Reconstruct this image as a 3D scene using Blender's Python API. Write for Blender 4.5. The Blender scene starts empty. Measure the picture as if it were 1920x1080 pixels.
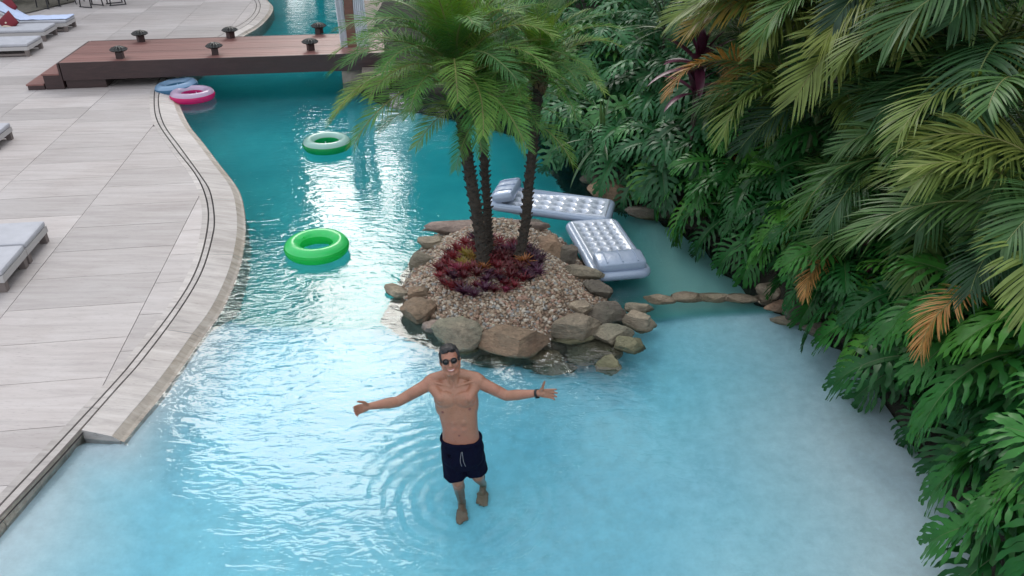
import bpy, bmesh, math, random
from mathutils import Vector, Matrix, Euler, noise as mnoise
from math import sin, cos, pi, radians, atan2, sqrt, exp

random.seed(7)
SC = bpy.context.scene
COL = SC.collection
RND = random.Random(11)

# ------------------------------------------------------------------ camera
F_PX, CAM_H, PITCH = 1500.0, 4.9, radians(29.4)
cam_d = bpy.data.cameras.new('camera')
cam_d.sensor_width = 36.0
cam_d.lens = 36.0 * F_PX / 1920.0
cam_d.clip_start, cam_d.clip_end = 0.1, 600.0
cam = bpy.data.objects.new('camera', cam_d)
COL.objects.link(cam)
cam.location = (0, 0, CAM_H)
cam.rotation_euler = (pi / 2 - PITCH, 0, 0)
SC.camera = cam

# ------------------------------------------------------------------ sky and sun
SUN_AZ, SUN_EL = radians(-12.5), radians(33.0)      # azimuth measured clockwise from +Y
world = bpy.data.worlds.new('World')
SC.world = world
world.use_nodes = True
wn, wl = world.node_tree.nodes, world.node_tree.links
bg = wn['Background']
sky = wn.new('ShaderNodeTexSky')
sky.sky_type = 'NISHITA'
sky.sun_disc = False
sky.sun_elevation = SUN_EL
sky.sun_rotation = SUN_AZ
sky.air_density, sky.dust_density, sky.ozone_density = 1.0, 3.0, 1.0
# thin bright cloud cover with gaps, the same all round
tcw = wn.new('ShaderNodeTexCoord')
mpw = wn.new('ShaderNodeMapping'); mpw.inputs['Scale'].default_value = (1.0, 1.0, 2.2)
cn = wn.new('ShaderNodeTexNoise'); cn.inputs['Scale'].default_value = 1.6; cn.inputs['Detail'].default_value = 6; cn.inputs['Roughness'].default_value = 0.55
cr_ = wn.new('ShaderNodeMapRange'); cr_.inputs[1].default_value, cr_.inputs[2].default_value = 0.36, 0.60
cr_.inputs[3].default_value, cr_.inputs[4].default_value = 0.45, 0.92
cm = wn.new('ShaderNodeMix'); cm.data_type = 'RGBA'
CLOUD = 11.0
cm.inputs[7].default_value = (CLOUD * 0.93, CLOUD * 0.98, CLOUD * 1.05, 1)
wl.new(tcw.outputs['Generated'], mpw.inputs['Vector']); wl.new(mpw.outputs[0], cn.inputs['Vector'])
wl.new(cn.outputs['Fac'], cr_.inputs[0]); wl.new(cr_.outputs[0], cm.inputs[0])
wl.new(sky.outputs['Color'], cm.inputs[6]); wl.new(cm.outputs[2], bg.inputs['Color'])
bg.inputs['Strength'].default_value = 0.15
sun_d = bpy.data.lights.new('sun', 'SUN')
sun_d.energy = 1.5
sun_d.angle = radians(25)
sun_d.color = (1.0, 0.96, 0.9)
sun = bpy.data.objects.new('sun', sun_d)
COL.objects.link(sun)
S = Vector((sin(SUN_AZ) * cos(SUN_EL), cos(SUN_AZ) * cos(SUN_EL), sin(SUN_EL)))
sun.rotation_euler = (-S).to_track_quat('-Z', 'Y').to_euler()
sun.location = (0, 10, 30)

SC.view_settings.view_transform = 'Standard'
SC.view_settings.look = 'None'
SC.view_settings.exposure = 0.06
SC.view_settings.gamma = 1.0
SC.view_settings.use_curve_mapping = False
SC.render.engine = 'CYCLES'
cy = SC.cycles
cy.use_denoising = True
cy.max_bounces = 10
cy.diffuse_bounces = 4
cy.glossy_bounces = 4
cy.transmission_bounces = 8
cy.transparent_max_bounces = 8
cy.volume_bounces = 0
cy.caustics_refractive = True
cy.caustics_reflective = False
cy.sample_clamp_indirect = 8.0
cy.blur_glossy = 0.3

# ------------------------------------------------------------------ helpers
def P(u, v, z=0.0):
    """world point at height z seen at pixel (u, v) of the 1920x1080 photograph"""
    a, b = (u - 960) / F_PX, (540 - v) / F_PX
    d = Vector((a, cos(PITCH) + b * sin(PITCH), -sin(PITCH) + b * cos(PITCH)))
    return Vector((0, 0, CAM_H)) + d * ((z - CAM_H) / d.z)

def PY(u, v, y):
    a, b = (u - 960) / F_PX, (540 - v) / F_PX
    d = Vector((a, cos(PITCH) + b * sin(PITCH), -sin(PITCH) + b * cos(PITCH)))
    return Vector((0, 0, CAM_H)) + d * (y / d.y)

def smooth_curve(pts, n=8):
    out = []
    q = [pts[0]] + list(pts) + [pts[-1]]
    for i in range(1, len(q) - 2):
        p0, p1, p2, p3 = q[i - 1], q[i], q[i + 1], q[i + 2]
        for k in range(n):
            t = k / n
            out.append(0.5 * ((2 * p1) + (p2 - p0) * t + (2 * p0 - 5 * p1 + 4 * p2 - p3) * t * t
                              + (3 * p1 - p0 - 3 * p2 + p3) * t ** 3))
    out.append(pts[-1].copy())
    return out

def link(o, parent=None):
    COL.objects.link(o)
    if parent is not None:
        o.parent = parent
    return o

def mesh_data(name, verts, faces, mats, midx=None, smooth=False):
    me = bpy.data.meshes.new(name)
    me.from_pydata([tuple(v) for v in verts], [], faces)
    if not isinstance(mats, (list, tuple)):
        mats = [mats]
    for m in mats:
        me.materials.append(m)
    if midx:
        me.polygons.foreach_set('material_index', midx)
    if smooth:
        me.polygons.foreach_set('use_smooth', [True] * len(me.polygons))
    me.update()
    return me

def mobj(name, verts, faces, mats, parent=None, midx=None, smooth=False):
    return link(bpy.data.objects.new(name, mesh_data(name, verts, faces, mats, midx, smooth)), parent)

def bm_obj(name, bm, mats, parent=None, smooth=False):
    me = bpy.data.meshes.new(name)
    bm.to_mesh(me)
    bm.free()
    if not isinstance(mats, (list, tuple)):
        mats = [mats]
    for m in mats:
        me.materials.append(m)
    if smooth:
        me.polygons.foreach_set('use_smooth', [True] * len(me.polygons))
    return link(bpy.data.objects.new(name, me), parent)

def tag(o, label=None, cat=None, group=None, kind=None):
    if label: o['label'] = label
    if cat: o['category'] = cat
    if group: o['group'] = group
    if kind: o['kind'] = kind
    return o

def empty(name, loc, rz=0.0, label=None, cat=None, group=None):
    o = bpy.data.objects.new(name, None)
    o.empty_display_size = 0.1
    COL.objects.link(o)
    o.location = loc
    o.rotation_euler = (0, 0, rz)
    return tag(o, label, cat, group)

def bm_box(bm, c, s, rot=None, bev=0.0):
    r = bmesh.ops.create_cube(bm, size=1.0)
    vs = r['verts']
    bmesh.ops.scale(bm, vec=Vector(s), verts=vs)
    if bev > 0:
        es = list({e for v in vs for e in v.link_edges})
        rb = bmesh.ops.bevel(bm, geom=vs + es, offset=bev, segments=2, affect='EDGES', profile=0.6)
        vs = list({v for f in rb['faces'] for v in f.verts} | {v for v in vs if v.is_valid})
    m = Matrix.Translation(Vector(c))
    if rot is not None:
        m = m @ rot.to_4x4()
    bmesh.ops.transform(bm, matrix=m, verts=vs)

def tube(path, radii, n=8, closed=False, caps=True):
    """verts/faces of a tube along path"""
    vs, fs = [], []
    m = len(path)
    if not hasattr(radii, '__len__'):
        radii = [radii] * m
    ref = Vector((0, 0, 1))
    for i, p in enumerate(path):
        if closed:
            t = path[(i + 1) % m] - path[i - 1]
        else:
            t = path[min(i + 1, m - 1)] - path[max(i - 1, 0)]
        t.normalize()
        a = t.cross(ref)
        if a.length < 1e-3:
            a = t.cross(Vector((0, 1, 0)))
        a.normalize()
        b = a.cross(t)
        for k in range(n):
            an = 2 * pi * k / n
            vs.append(p + (a * cos(an) + b * sin(an)) * radii[i])
    for i in range(m if closed else m - 1):
        j = (i + 1) % m
        for k in range(n):
            l = (k + 1) % n
            fs.append((i * n + k, i * n + l, j * n + l, j * n + k))
    if caps and not closed:
        fs.append(tuple(range(n - 1, -1, -1)))
        fs.append(tuple((m - 1) * n + k for k in range(n)))
    return vs, fs

class Geo:
    def __init__(self):
        self.v, self.f, self.m = [], [], []
    def add(self, vs, fs, mi=0):
        b = len(self.v)
        self.v += list(vs)
        self.f += [tuple(b + i for i in f) for f in fs]
        self.m += [mi] * len(fs)
    def box(self, c, s, rot=None, mi=0):
        c = Vector(c)
        vs = []
        for sx in (-.5, .5):
            for sy in (-.5, .5):
                for sz in (-.5, .5):
                    p = Vector((sx * s[0], sy * s[1], sz * s[2]))
                    if rot is not None: p = rot @ p
                    vs.append(c + p)
        self.add(vs, [(0, 1, 3, 2), (4, 6, 7, 5), (0, 4, 5, 1), (2, 3, 7, 6), (0, 2, 6, 4), (1, 5, 7, 3)], mi)
    def tube(self, path, r, n=8, mi=0, closed=False):
        self.add(*tube([Vector(p) for p in path], r, n, closed), mi)
    def obj(self, name, mats, parent=None, smooth=False):
        return mobj(name, self.v, self.f, mats, parent, self.m, smooth)
    def data(self, name, mats, smooth=False):
        return mesh_data(name, self.v, self.f, mats, self.m, smooth)

# ------------------------------------------------------------------ materials
class M:
    """small wrapper round a node material"""
    def __init__(self, name, rough=0.5, **kw):
        self.mat = bpy.data.materials.new(name)
        self.mat.use_nodes = True
        self.n, self.l = self.mat.node_tree.nodes, self.mat.node_tree.links
        self.b = self.n['Principled BSDF']
        self.out = self.n['Material Output']
        self.b.inputs['Roughness'].default_value = rough
        for k, v in kw.items():
            self.b.inputs[k.replace('_', ' ')].default_value = v
        self._tc = None
    def node(self, t, **kw):
        nd = self.n.new('ShaderNode' + t)
        for k, v in kw.items():
            setattr(nd, k, v)
        return nd
    def coords(self, scale=(1, 1, 1), rot=(0, 0, 0), obj=False):
        tc = self.node('TexCoord') if obj else self.node('NewGeometry')
        mp = self.node('Mapping')
        mp.inputs['Scale'].default_value = scale
        mp.inputs['Rotation'].default_value = rot
        self.l.new(tc.outputs['Object' if obj else 'Position'], mp.inputs['Vector'])
        return mp.outputs['Vector']
    def noise(self, vec, scale, detail=4, rough=0.55, dist=0.0):
        nd = self.node('TexNoise')
        nd.inputs['Scale'].default_value = scale
        nd.inputs['Detail'].default_value = detail
        nd.inputs['Roughness'].default_value = rough
        nd.inputs['Distortion'].default_value = dist
        if vec is not None:
            self.l.new(vec, nd.inputs['Vector'])
        return nd.outputs['Fac']
    def ramp(self, fac, stops, interp='LINEAR'):
        nd = self.node('ValToRGB')
        cr = nd.color_ramp
        cr.interpolation = interp
        while len(cr.elements) < len(stops):
            cr.elements.new(0.5)
        for e, (p, c) in zip(cr.elements, stops):
            e.position = p
            e.color = (c[0], c[1], c[2], 1) if hasattr(c, '__len__') else (c, c, c, 1)
        self.l.new(fac, nd.inputs['Fac'])
        return nd.outputs['Color']
    def mix(self, fac, a, b, blend='MIX'):
        nd = self.node('Mix', data_type='RGBA', blend_type=blend)
        for s, i in ((fac, 0), (a, 6), (b, 7)):
            if hasattr(s, 'links'):
                self.l.new(s, nd.inputs[i])
            elif i == 0:
                nd.inputs[0].default_value = s
            else:
                nd.inputs[i].default_value = (s[0], s[1], s[2], 1)
        return nd.outputs[2]
    def math(self, op, a, b=0.0, c=None):
        nd = self.node('Math', operation=op)
        for i, s in enumerate((a, b) if c is None else (a, b, c)):
            if hasattr(s, 'links'):
                self.l.new(s, nd.inputs[i])
            else:
                nd.inputs[i].default_value = s
        return nd.outputs[0]
    def color(self, s):
        if hasattr(s, 'links'):
            self.l.new(s, self.b.inputs['Base Color'])
        else:
            self.b.inputs['Base Color'].default_value = (s[0], s[1], s[2], 1)
        return self
    def bump(self, h, dist=0.01, strength=1.0):
        nd = self.node('Bump')
        nd.inputs['Strength'].default_value = strength
        nd.inputs['Distance'].default_value = dist
        self.l.new(h, nd.inputs['Height'])
        self.l.new(nd.outputs['Normal'], self.b.inputs['Normal'])
        return nd.outputs['Normal']
    def objrand(self):
        return self.node('ObjectInfo').outputs['Random']

def plain(name, c, rough=0.5, **kw):
    return M(name, rough, **kw).color(c).mat

DECK_ROT = radians(8.1)

def travertine(name, base=(0.385, 0.342, 0.325), dark=(0.315, 0.278, 0.265), light=(0.44, 0.402, 0.39), rand=True, rough=0.55):
    m = M(name, rough)
    v = m.coords((0.55, 6.0, 4.0), (0, 0, -DECK_ROT))
    v2 = m.coords((1, 1, 1), (0, 0, -DECK_ROT))
    if rand:
        off = m.node('VectorMath', operation='ADD')
        m.l.new(v, off.inputs[0])
        sc = m.math('MULTIPLY', m.objrand(), 57.0)
        m.l.new(sc, off.inputs[1])
        v = off.outputs[0]
    streak = m.noise(v, 1.6, 7, 0.65, 0.6)
    c = m.ramp(streak, [(0.3, dark), (0.5, base), (0.72, light)])
    blot = m.noise(v2, 0.7, 4, 0.6)
    c = m.mix(m.ramp(blot, [(0.35, 0.0), (0.7, 0.35)]), c, (0.54, 0.515, 0.51))
    fine = m.noise(m.coords((3, 30, 10), (0, 0, -DECK_ROT)), 3.0, 5, 0.7)
    pits = m.ramp(fine, [(0.30, 0.55), (0.42, 1.0)])
    c = m.mix(1.0, c, pits, 'MULTIPLY')
    if rand:
        c = m.mix(1.0, c, m.ramp(m.objrand(), [(0.0, 0.84), (0.5, 0.97), (1.0, 1.12)]), 'MULTIPLY')
    m.color(c)
    m.bump(fine, 0.004)
    m.l.new(m.ramp(streak, [(0.3, 0.62), (0.7, 0.42)]), m.b.inputs['Roughness'])
    return m.mat

MAT = {}
MAT['deck'] = travertine('travertine_slab')
MAT['coping'] = travertine('travertine_coping', (0.365, 0.325, 0.30), (0.26, 0.23, 0.215), (0.46, 0.425, 0.40))
MAT['lip'] = travertine('wet_travertine_lip', (0.34, 0.285, 0.225), (0.22, 0.18, 0.14), (0.46, 0.40, 0.34), rough=0.3)
MAT['joint'] = plain('dark_joint', (0.10, 0.09, 0.09), 0.9)
MAT['slot'] = plain('black_slot', (0.025, 0.023, 0.025), 0.8)

def wood_mat(name, a, b, rough=0.45, axis_rot=-DECK_ROT):
    m = M(name, rough)
    v = m.coords((0.6, 9.0, 9.0), (0, 0, axis_rot))
    off = m.node('VectorMath', operation='ADD')
    m.l.new(v, off.inputs[0])
    m.l.new(m.math('MULTIPLY', m.objrand(), 31.0), off.inputs[1])
    g = m.noise(off.outputs[0], 2.2, 6, 0.65, 0.8)
    c = m.ramp(g, [(0.28, b), (0.7, a)])
    c = m.mix(1.0, c, m.ramp(m.objrand(), [(0, 0.82), (1, 1.12)]), 'MULTIPLY')
    m.color(c)
    m.bump(g, 0.003)
    return m.mat
MAT['bridge_deck'] = wood_mat('red_brown_decking', (0.265, 0.122, 0.105), (0.165, 0.075, 0.066), 0.42)
MAT['bridge_side'] = wood_mat('dark_brown_fascia', (0.052, 0.026, 0.025), (0.028, 0.015, 0.015), 0.45)
MAT['post'] = wood_mat('post_wood', (0.16, 0.07, 0.045), (0.09, 0.04, 0.03), 0.5)
MAT['bronze'] = M('dark_bronze', 0.45, Metallic=0.6).color((0.05, 0.05, 0.048)).mat

def rock_mat(name, a, b, moss=(0.17, 0.17, 0.11), mossy=0.5, algae=1.0):
    m = M(name, 0.75)
    v = m.coords()
    n1 = m.noise(v, 4.0, 7, 0.62, 0.5)
    n2 = m.noise(v, 1.6, 3, 0.5)
    n3 = m.noise(m.coords((8, 8, 30)), 2.0, 5, 0.65, 1.0)
    c = m.ramp(n1, [(0.3, b), (0.62, a), (0.8, tuple(min(1, x * 1.35) for x in a))])
    c = m.mix(m.ramp(n2, [(0.42, 0.0), (0.62, mossy)]), c, moss)
    c = m.mix(1.0, c, m.ramp(n3, [(0.3, 0.68), (0.55, 1.08)]), 'MULTIPLY')
    # ragged band of algae and scale at the waterline
    sp = m.node('SeparateXYZ'); m.l.new(v, sp.inputs[0])
    zz = m.math('ADD', sp.outputs['Z'], m.math('MULTIPLY', m.math('SUBTRACT', m.noise(v, 9, 4), 0.5), 0.07))
    band = m.ramp(m.math('MULTIPLY_ADD', zz, 3.0, 0.5), [(0.25, 0.45 * algae), (0.50, 0.75 * algae), (0.60, 0.0)])
    c = m.mix(band, c, (0.085, 0.082, 0.042))
    c = m.mix(1.0, c, m.ramp(m.objrand(), [(0, 0.8), (1, 1.15)]), 'MULTIPLY')
    m.color(c)
    h = m.math('ADD', m.math('MULTIPLY', n1, 1.0), m.math('MULTIPLY', n3, 0.7))
    m.bump(h, 0.05)
    return m.mat
MAT['rock_brown'] = rock_mat('brown_sandstone', (0.34, 0.215, 0.135), (0.15, 0.09, 0.058), (0.22, 0.19, 0.13), 0.35)
MAT['rock_tan'] = rock_mat('tan_stone', (0.35, 0.28, 0.20), (0.18, 0.14, 0.10), (0.24, 0.23, 0.17), 0.4)
MAT['rock_grey'] = rock_mat('grey_green_stone', (0.27, 0.225, 0.16), (0.13, 0.11, 0.08), (0.20, 0.21, 0.15), 0.5)
MAT['rock_moss'] = rock_mat('mossy_stone', (0.27, 0.24, 0.14), (0.13, 0.12, 0.075), (0.17, 0.18, 0.10), 0.7)
MAT['rock_dark'] = rock_mat('dark_wet_stone', (0.16, 0.13, 0.10), (0.07, 0.06, 0.05), (0.10, 0.10, 0.07), 0.5)
MAT['rock_ledge'] = rock_mat('ledge_stone', (0.34, 0.27, 0.19), (0.15, 0.115, 0.08), algae=0.15)
MAT['rock_pink'] = rock_mat('pinkish_stone', (0.42, 0.31, 0.26), (0.26, 0.19, 0.16), (0.33, 0.26, 0.21), 0.4)

def pebble_mat():
    m = M('river_pebbles', 0.65)
    r = m.node('NewGeometry').outputs['Random Per Island']
    c = m.ramp(r, [(0.0, (0.26, 0.17, 0.115)), (0.16, (0.40, 0.29, 0.20)), (0.32, (0.50, 0.41, 0.31)), (0.48, (0.31, 0.22, 0.15)),
                   (0.62, (0.58, 0.51, 0.42)), (0.76, (0.42, 0.26, 0.19)), (0.88, (0.30, 0.29, 0.27)), (1.0, (0.55, 0.44, 0.31))], 'CONSTANT')
    n = m.noise(m.coords(), 22, 3)
    c = m.mix(1.0, c, m.ramp(n, [(0.3, 0.6), (0.7, 0.98)]), 'MULTIPLY')
    m.color(c)
    return m.mat
MAT['pebble'] = pebble_mat()

def soil_mat(name, a, b):
    m = M(name, 0.95)
    n = m.noise(m.coords(), 7, 6, 0.7)
    m.color(m.ramp(n, [(0.3, b), (0.7, a)]))
    m.bump(n, 0.05)
    return m.mat
MAT['soil'] = soil_mat('dark_soil', (0.035, 0.03, 0.02), (0.012, 0.012, 0.009))
MAT['sand'] = soil_mat('pale_sandy_ground', (0.36, 0.30, 0.25), (0.24, 0.20, 0.17))
MAT['mound'] = soil_mat('gravelly_earth', (0.26, 0.20, 0.15), (0.15, 0.11, 0.08))

def leaf_mat(name, stops, rough=0.38, trans=0.22, vein=True, spec=0.5):
    """foliage colour varies from leaf to leaf; part of the light passes through"""
    m = M(name, rough)
    m.b.inputs['Specular IOR Level'].default_value = spec
    r = m.objrand()
    c = m.ramp(r, stops)
    n = m.noise(m.coords((1, 1, 1), obj=True), 5.0, 4, 0.6)
    c = m.mix(1.0, c, m.ramp(n, [(0.3, 0.72), (0.7, 1.22)]), 'MULTIPLY')
    m.color(c)
    if trans > 0:
        tr = m.node('BsdfTranslucent')
        c2 = m.mix(1.0, c, (1.25, 1.25, 0.6), 'MULTIPLY')
        m.l.new(c2, tr.inputs['Color'])
        mx = m.node('MixShader')
        mx.inputs[0].default_value = trans
        m.l.new(m.b.outputs[0], mx.inputs[1])
        m.l.new(tr.outputs[0], mx.inputs[2])
        m.l.new(mx.outputs[0], m.out.inputs['Surface'])
    return m.mat
MAT['philo'] = leaf_mat('philodendron_leaf', [(0, (0.011, 0.072, 0.017)), (0.4, (0.019, 0.110, 0.023)), (0.75, (0.034, 0.158, 0.027)), (1, (0.075, 0.230, 0.028))], 0.38, 0.24, spec=0.28)
MAT['philo_far'] = leaf_mat('blue_green_philodendron', [(0, (0.016, 0.080, 0.026)), (0.5, (0.030, 0.132, 0.045)), (0.85, (0.046, 0.178, 0.058)), (1, (0.08, 0.225, 0.035))], 0.40, 0.2, spec=0.3)
MAT['stalk'] = leaf_mat('green_stalk', [(0, (0.05, 0.10, 0.03)), (1, (0.09, 0.13, 0.04))], 0.5, 0.0)
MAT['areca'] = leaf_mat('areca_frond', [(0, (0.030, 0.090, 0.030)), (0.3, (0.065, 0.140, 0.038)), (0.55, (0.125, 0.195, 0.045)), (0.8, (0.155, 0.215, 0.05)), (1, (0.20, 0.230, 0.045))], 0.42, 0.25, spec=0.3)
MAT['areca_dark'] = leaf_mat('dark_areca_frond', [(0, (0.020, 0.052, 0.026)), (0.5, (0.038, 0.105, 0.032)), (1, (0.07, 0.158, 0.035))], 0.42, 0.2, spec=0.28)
MAT['areca_yellow'] = leaf_mat('yellowing_frond', [(0, (0.26, 0.21, 0.05)), (1, (0.34, 0.24, 0.05))], 0.45, 0.25)
MAT['areca_orange'] = leaf_mat('orange_dying_frond', [(0, (0.42, 0.20, 0.055)), (1, (0.50, 0.24, 0.07))], 0.5, 0.2)
MAT['rachis'] = leaf_mat('pale_rachis', [(0, (0.11, 0.15, 0.04)), (1, (0.20, 0.19, 0.055))], 0.45, 0.0)
MAT['date'] = leaf_mat('date_palm_frond', [(0, (0.055, 0.170, 0.045)), (0.4, (0.090, 0.235, 0.055)), (0.75, (0.140, 0.290, 0.06)), (1, (0.22, 0.29, 0.06))], 0.5, 0.38, spec=0.3)
MAT['date_mid'] = leaf_mat('light_green_date_palm_frond', [(0, (0.085, 0.18, 0.03)), (1, (0.15, 0.26, 0.035))], 0.45, 0.35)
MAT['date_new'] = leaf_mat('fresh_date_palm_frond', [(0, (0.14, 0.26, 0.025)), (1, (0.20, 0.32, 0.03))], 0.4, 0.4)
MAT['cordyline'] = leaf_mat('burgundy_leaf', [(0, (0.055, 0.012, 0.028)), (0.6, (0.095, 0.020, 0.045)), (1, (0.16, 0.045, 0.09))], 0.35, 0.15)
MAT['dracaena'] = leaf_mat('dracaena_leaf', [(0, (0.04, 0.10, 0.035)), (1, (0.10, 0.17, 0.07))], 0.35, 0.2)
MAT['brom_red'] = leaf_mat('red_bromeliad', [(0, (0.085, 0.010, 0.014)), (0.5, (0.16, 0.014, 0.024)), (0.85, (0.24, 0.022, 0.032)), (1, (0.24, 0.03, 0.08))], 0.4, 0.15)
MAT['brom_dark'] = leaf_mat('dark_purple_bromeliad', [(0, (0.035, 0.010, 0.022)), (1, (0.085, 0.016, 0.05))], 0.4, 0.1)
MAT['brom_yellow'] = leaf_mat('yellow_bromeliad', [(0, (0.28, 0.24, 0.04)), (1, (0.34, 0.20, 0.06))], 0.4, 0.2)
MAT['brom_orange'] = leaf_mat('orange_bromeliad', [(0, (0.30, 0.10, 0.03)), (1, (0.36, 0.14, 0.04))], 0.4, 0.2)
MAT['tree'] = leaf_mat('broadleaf_foliage', [(0, (0.03, 0.07, 0.03)), (1, (0.05, 0.10, 0.04))], 0.5, 0.1)

def bark_mat(name, a, b):
    m = M(name, 0.9)
    n = m.noise(m.coords((1, 1, 3)), 14, 6, 0.7)
    m.color(m.ramp(n, [(0.35, b), (0.7, a)]))
    m.bump(n, 0.02)
    return m.mat
MAT['bark'] = bark_mat('palm_bark', (0.075, 0.055, 0.04), (0.018, 0.014, 0.011))
MAT['fibre'] = bark_mat('brown_leaf_base_fibre', (0.22, 0.14, 0.07), (0.08, 0.05, 0.03))

# ------------------------------------------------------------------ outlines of the pool
EDGE_PX = [(470, -40), (498, -2), (510, 13), (503, 30), (483, 50), (455, 66), (400, 100), (346, 135), (328, 165), (332, 192), (342, 217),
           (355, 240), (377, 267), (407, 307), (433, 340), (447, 365), (454, 400), (455, 440), (447, 490), (430, 540),
           (405, 590), (375, 630), (340, 680), (300, 735), (262, 780), (225, 826)]
SLOT1_PX = [(455, -40), (476, -2), (481, 10), (476, 25), (458, 42), (425, 60), (370, 92), (315, 130), (294, 160), (289, 187), (295, 227),
            (328, 277), (364, 323), (383, 360), (391, 403), (383, 460), (362, 520), (320, 587), (253, 673), (213, 720),
            (100, 842), (0, 948), (-120, 1080), (-300, 1290)]
SLOT2_PX = [(461, -40), (483, -2), (488, 11), (483, 27), (464, 46), (432, 64), (377, 97), (322, 136), (302, 165), (297, 193), (307, 233),
            (338, 277), (375, 328), (394, 360), (402, 410), (397, 450), (377, 513), (333, 587), (263, 680), (227, 720),
            (112, 850), (0, 969), (-120, 1098), (-300, 1310)]
BEIGE_PX = [(227, 742), (139, 832), (0, 997), (-120, 1138), (-300, 1350)]     # outer rim of the slot band in front
ZD = 0.10
EDGE = smooth_curve([P(u, v, 0.015) for u, v in EDGE_PX], 6)
SLOT1 = smooth_curve([P(u, v, ZD) for u, v in SLOT1_PX], 6)
SLOT2 = smooth_curve([P(u, v, ZD) for u, v in SLOT2_PX], 6)
BEIGE = smooth_curve([P(u, v, 0.02) for u, v in BEIGE_PX], 6)
BANK_PX = [(1850, 1250), (1835, 1080), (1812, 1000), (1755, 900), (1685, 800), (1622, 700), (1572, 645), (1500, 598), (1435, 556),
           (1370, 500), (1310, 440), (1235, 400), (1170, 372), (1120, 345), (1080, 300), (1045, 250), (1000, 215), (900, 190),
           (800, 172), (735, 160), (690, 138), (672, 118), (680, 70), (700, 20), (720, -30), (730, -60)]
BANK = smooth_curve([P(u, v, 0.0) for u, v in BANK_PX], 4)

def seg_dist(px, py, line):
    """distance to a polyline and on which side (positive = right of its direction)"""
    best, side = 1e9, 1
    for i in range(len(line) - 1):
        ax, ay = line[i].x, line[i].y
        dx, dy = line[i + 1].x - ax, line[i + 1].y - ay
        L = dx * dx + dy * dy
        if L < 1e-9: continue
        t = max(0, min(1, ((px - ax) * dx + (py - ay) * dy) / L))
        ex, ey = px - ax - t * dx, py - ay - t * dy
        d = ex * ex + ey * ey
        if d < best:
            best, side = d, (1 if dx * (py - ay) - dy * (px - ax) < 0 else -1)
    return sqrt(best), side

BANK_C = BANK[::2] + [BANK[-1]]
LEFT_C = EDGE[::2] + [P(139, 834, 0.0)] + BEIGE[8::3] + [BEIGE[-1]]

def sstep(a, b, x):
    t = max(0, min(1, (x - a) / (b - a)))
    return t * t * (3 - 2 * t)

STEP_Y = 8.25
MAN = (-0.43, 5.15)

def land_z(x, y):
    d, s = seg_dist(x, y, BANK_C)
    s = d * s
    if s < -0.6: return -2.2
    flat = sstep(3.0, -0.5, x)
    rise = 0.04 + 0.35 * sstep(-0.02, 0.35, s) + max(0, s - 0.5) * 0.42 * (1 - flat)
    z = -2.2 + 2.2 * sstep(-0.5, 0.0, s) if s < 0 else rise
    z = min(z, 4.5)
    return z + 0.05 * mnoise.noise((x * 1.7, y * 1.7, 0)) * sstep(0, 0.4, s)

def floor_z(x, y):
    dr, sr = seg_dist(x, y, BANK_C)
    r = -dr * sr                                  # distance from the right bank, in the water
    dl, sl = seg_dist(x, y, LEFT_C)
    l = -dl * sl if sl < 0 else dl                # distance from the left edge
    wob = 0.10 * mnoise.noise((x * 0.8, y * 0.8, 3.1))
    sh = 0.46 + 0.03 * mnoise.noise((x * 0.5, y * 0.5, 0))
    # pale beach entry on the right, in front of the ledge
    beach = max(0.0, r) * 0.155 + 0.015
    sh = min(sh, max(0.03, beach + 0.12 * sstep(5.6, 8.0, y)))
    ledge = 0.04 + max(0, dl) * (0.30 + 0.55 * sstep(4.6, 6.4, y))
    sh = min(sh, ledge)
    deep = 0.80 + 0.55 * sstep(9, 14.5, y)
    cove = sstep(0.7, 2.2, x)                     # the sandy cove behind the ledge on the right
    deep = deep * (1 - cove) + (0.24 + 0.10 * max(0, r)) * cove
    k = sstep(STEP_Y - 0.12 - 0.45 * sstep(1.6, 0.2, x), STEP_Y + 0.12 + 0.45 * sstep(1.6, 0.2, x), y + wob * 0.6)
    return -(sh * (1 - k) + deep * k)

# ------------------------------------------------------------------ ground, pool floor, water
ground = mobj('ground', [(-300, -60, -2.6), (300, -60, -2.6), (300, 400, -2.6), (-300, 400, -2.6)], [(0, 1, 2, 3)], MAT['soil'])
tag(ground, kind='structure')

def grid(name, x0, x1, y0, y1, st, zf, mat, smooth=True, keep=None):
    nx, ny = int((x1 - x0) / st) + 1, int((y1 - y0) / st) + 1
    vs = [(x0 + i * st, y0 + j * st, zf(x0 + i * st, y0 + j * st)) for j in range(ny) for i in range(nx)]
    fs = []
    for j in range(ny - 1):
        for i in range(nx - 1):
            q = (j * nx + i, j * nx + i + 1, (j + 1) * nx + i + 1, (j + 1) * nx + i)
            if keep is None or any(keep(vs[k]) for k in q):
                fs.append(q)
    return mobj(name, vs, fs, mat, smooth=smooth)

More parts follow.
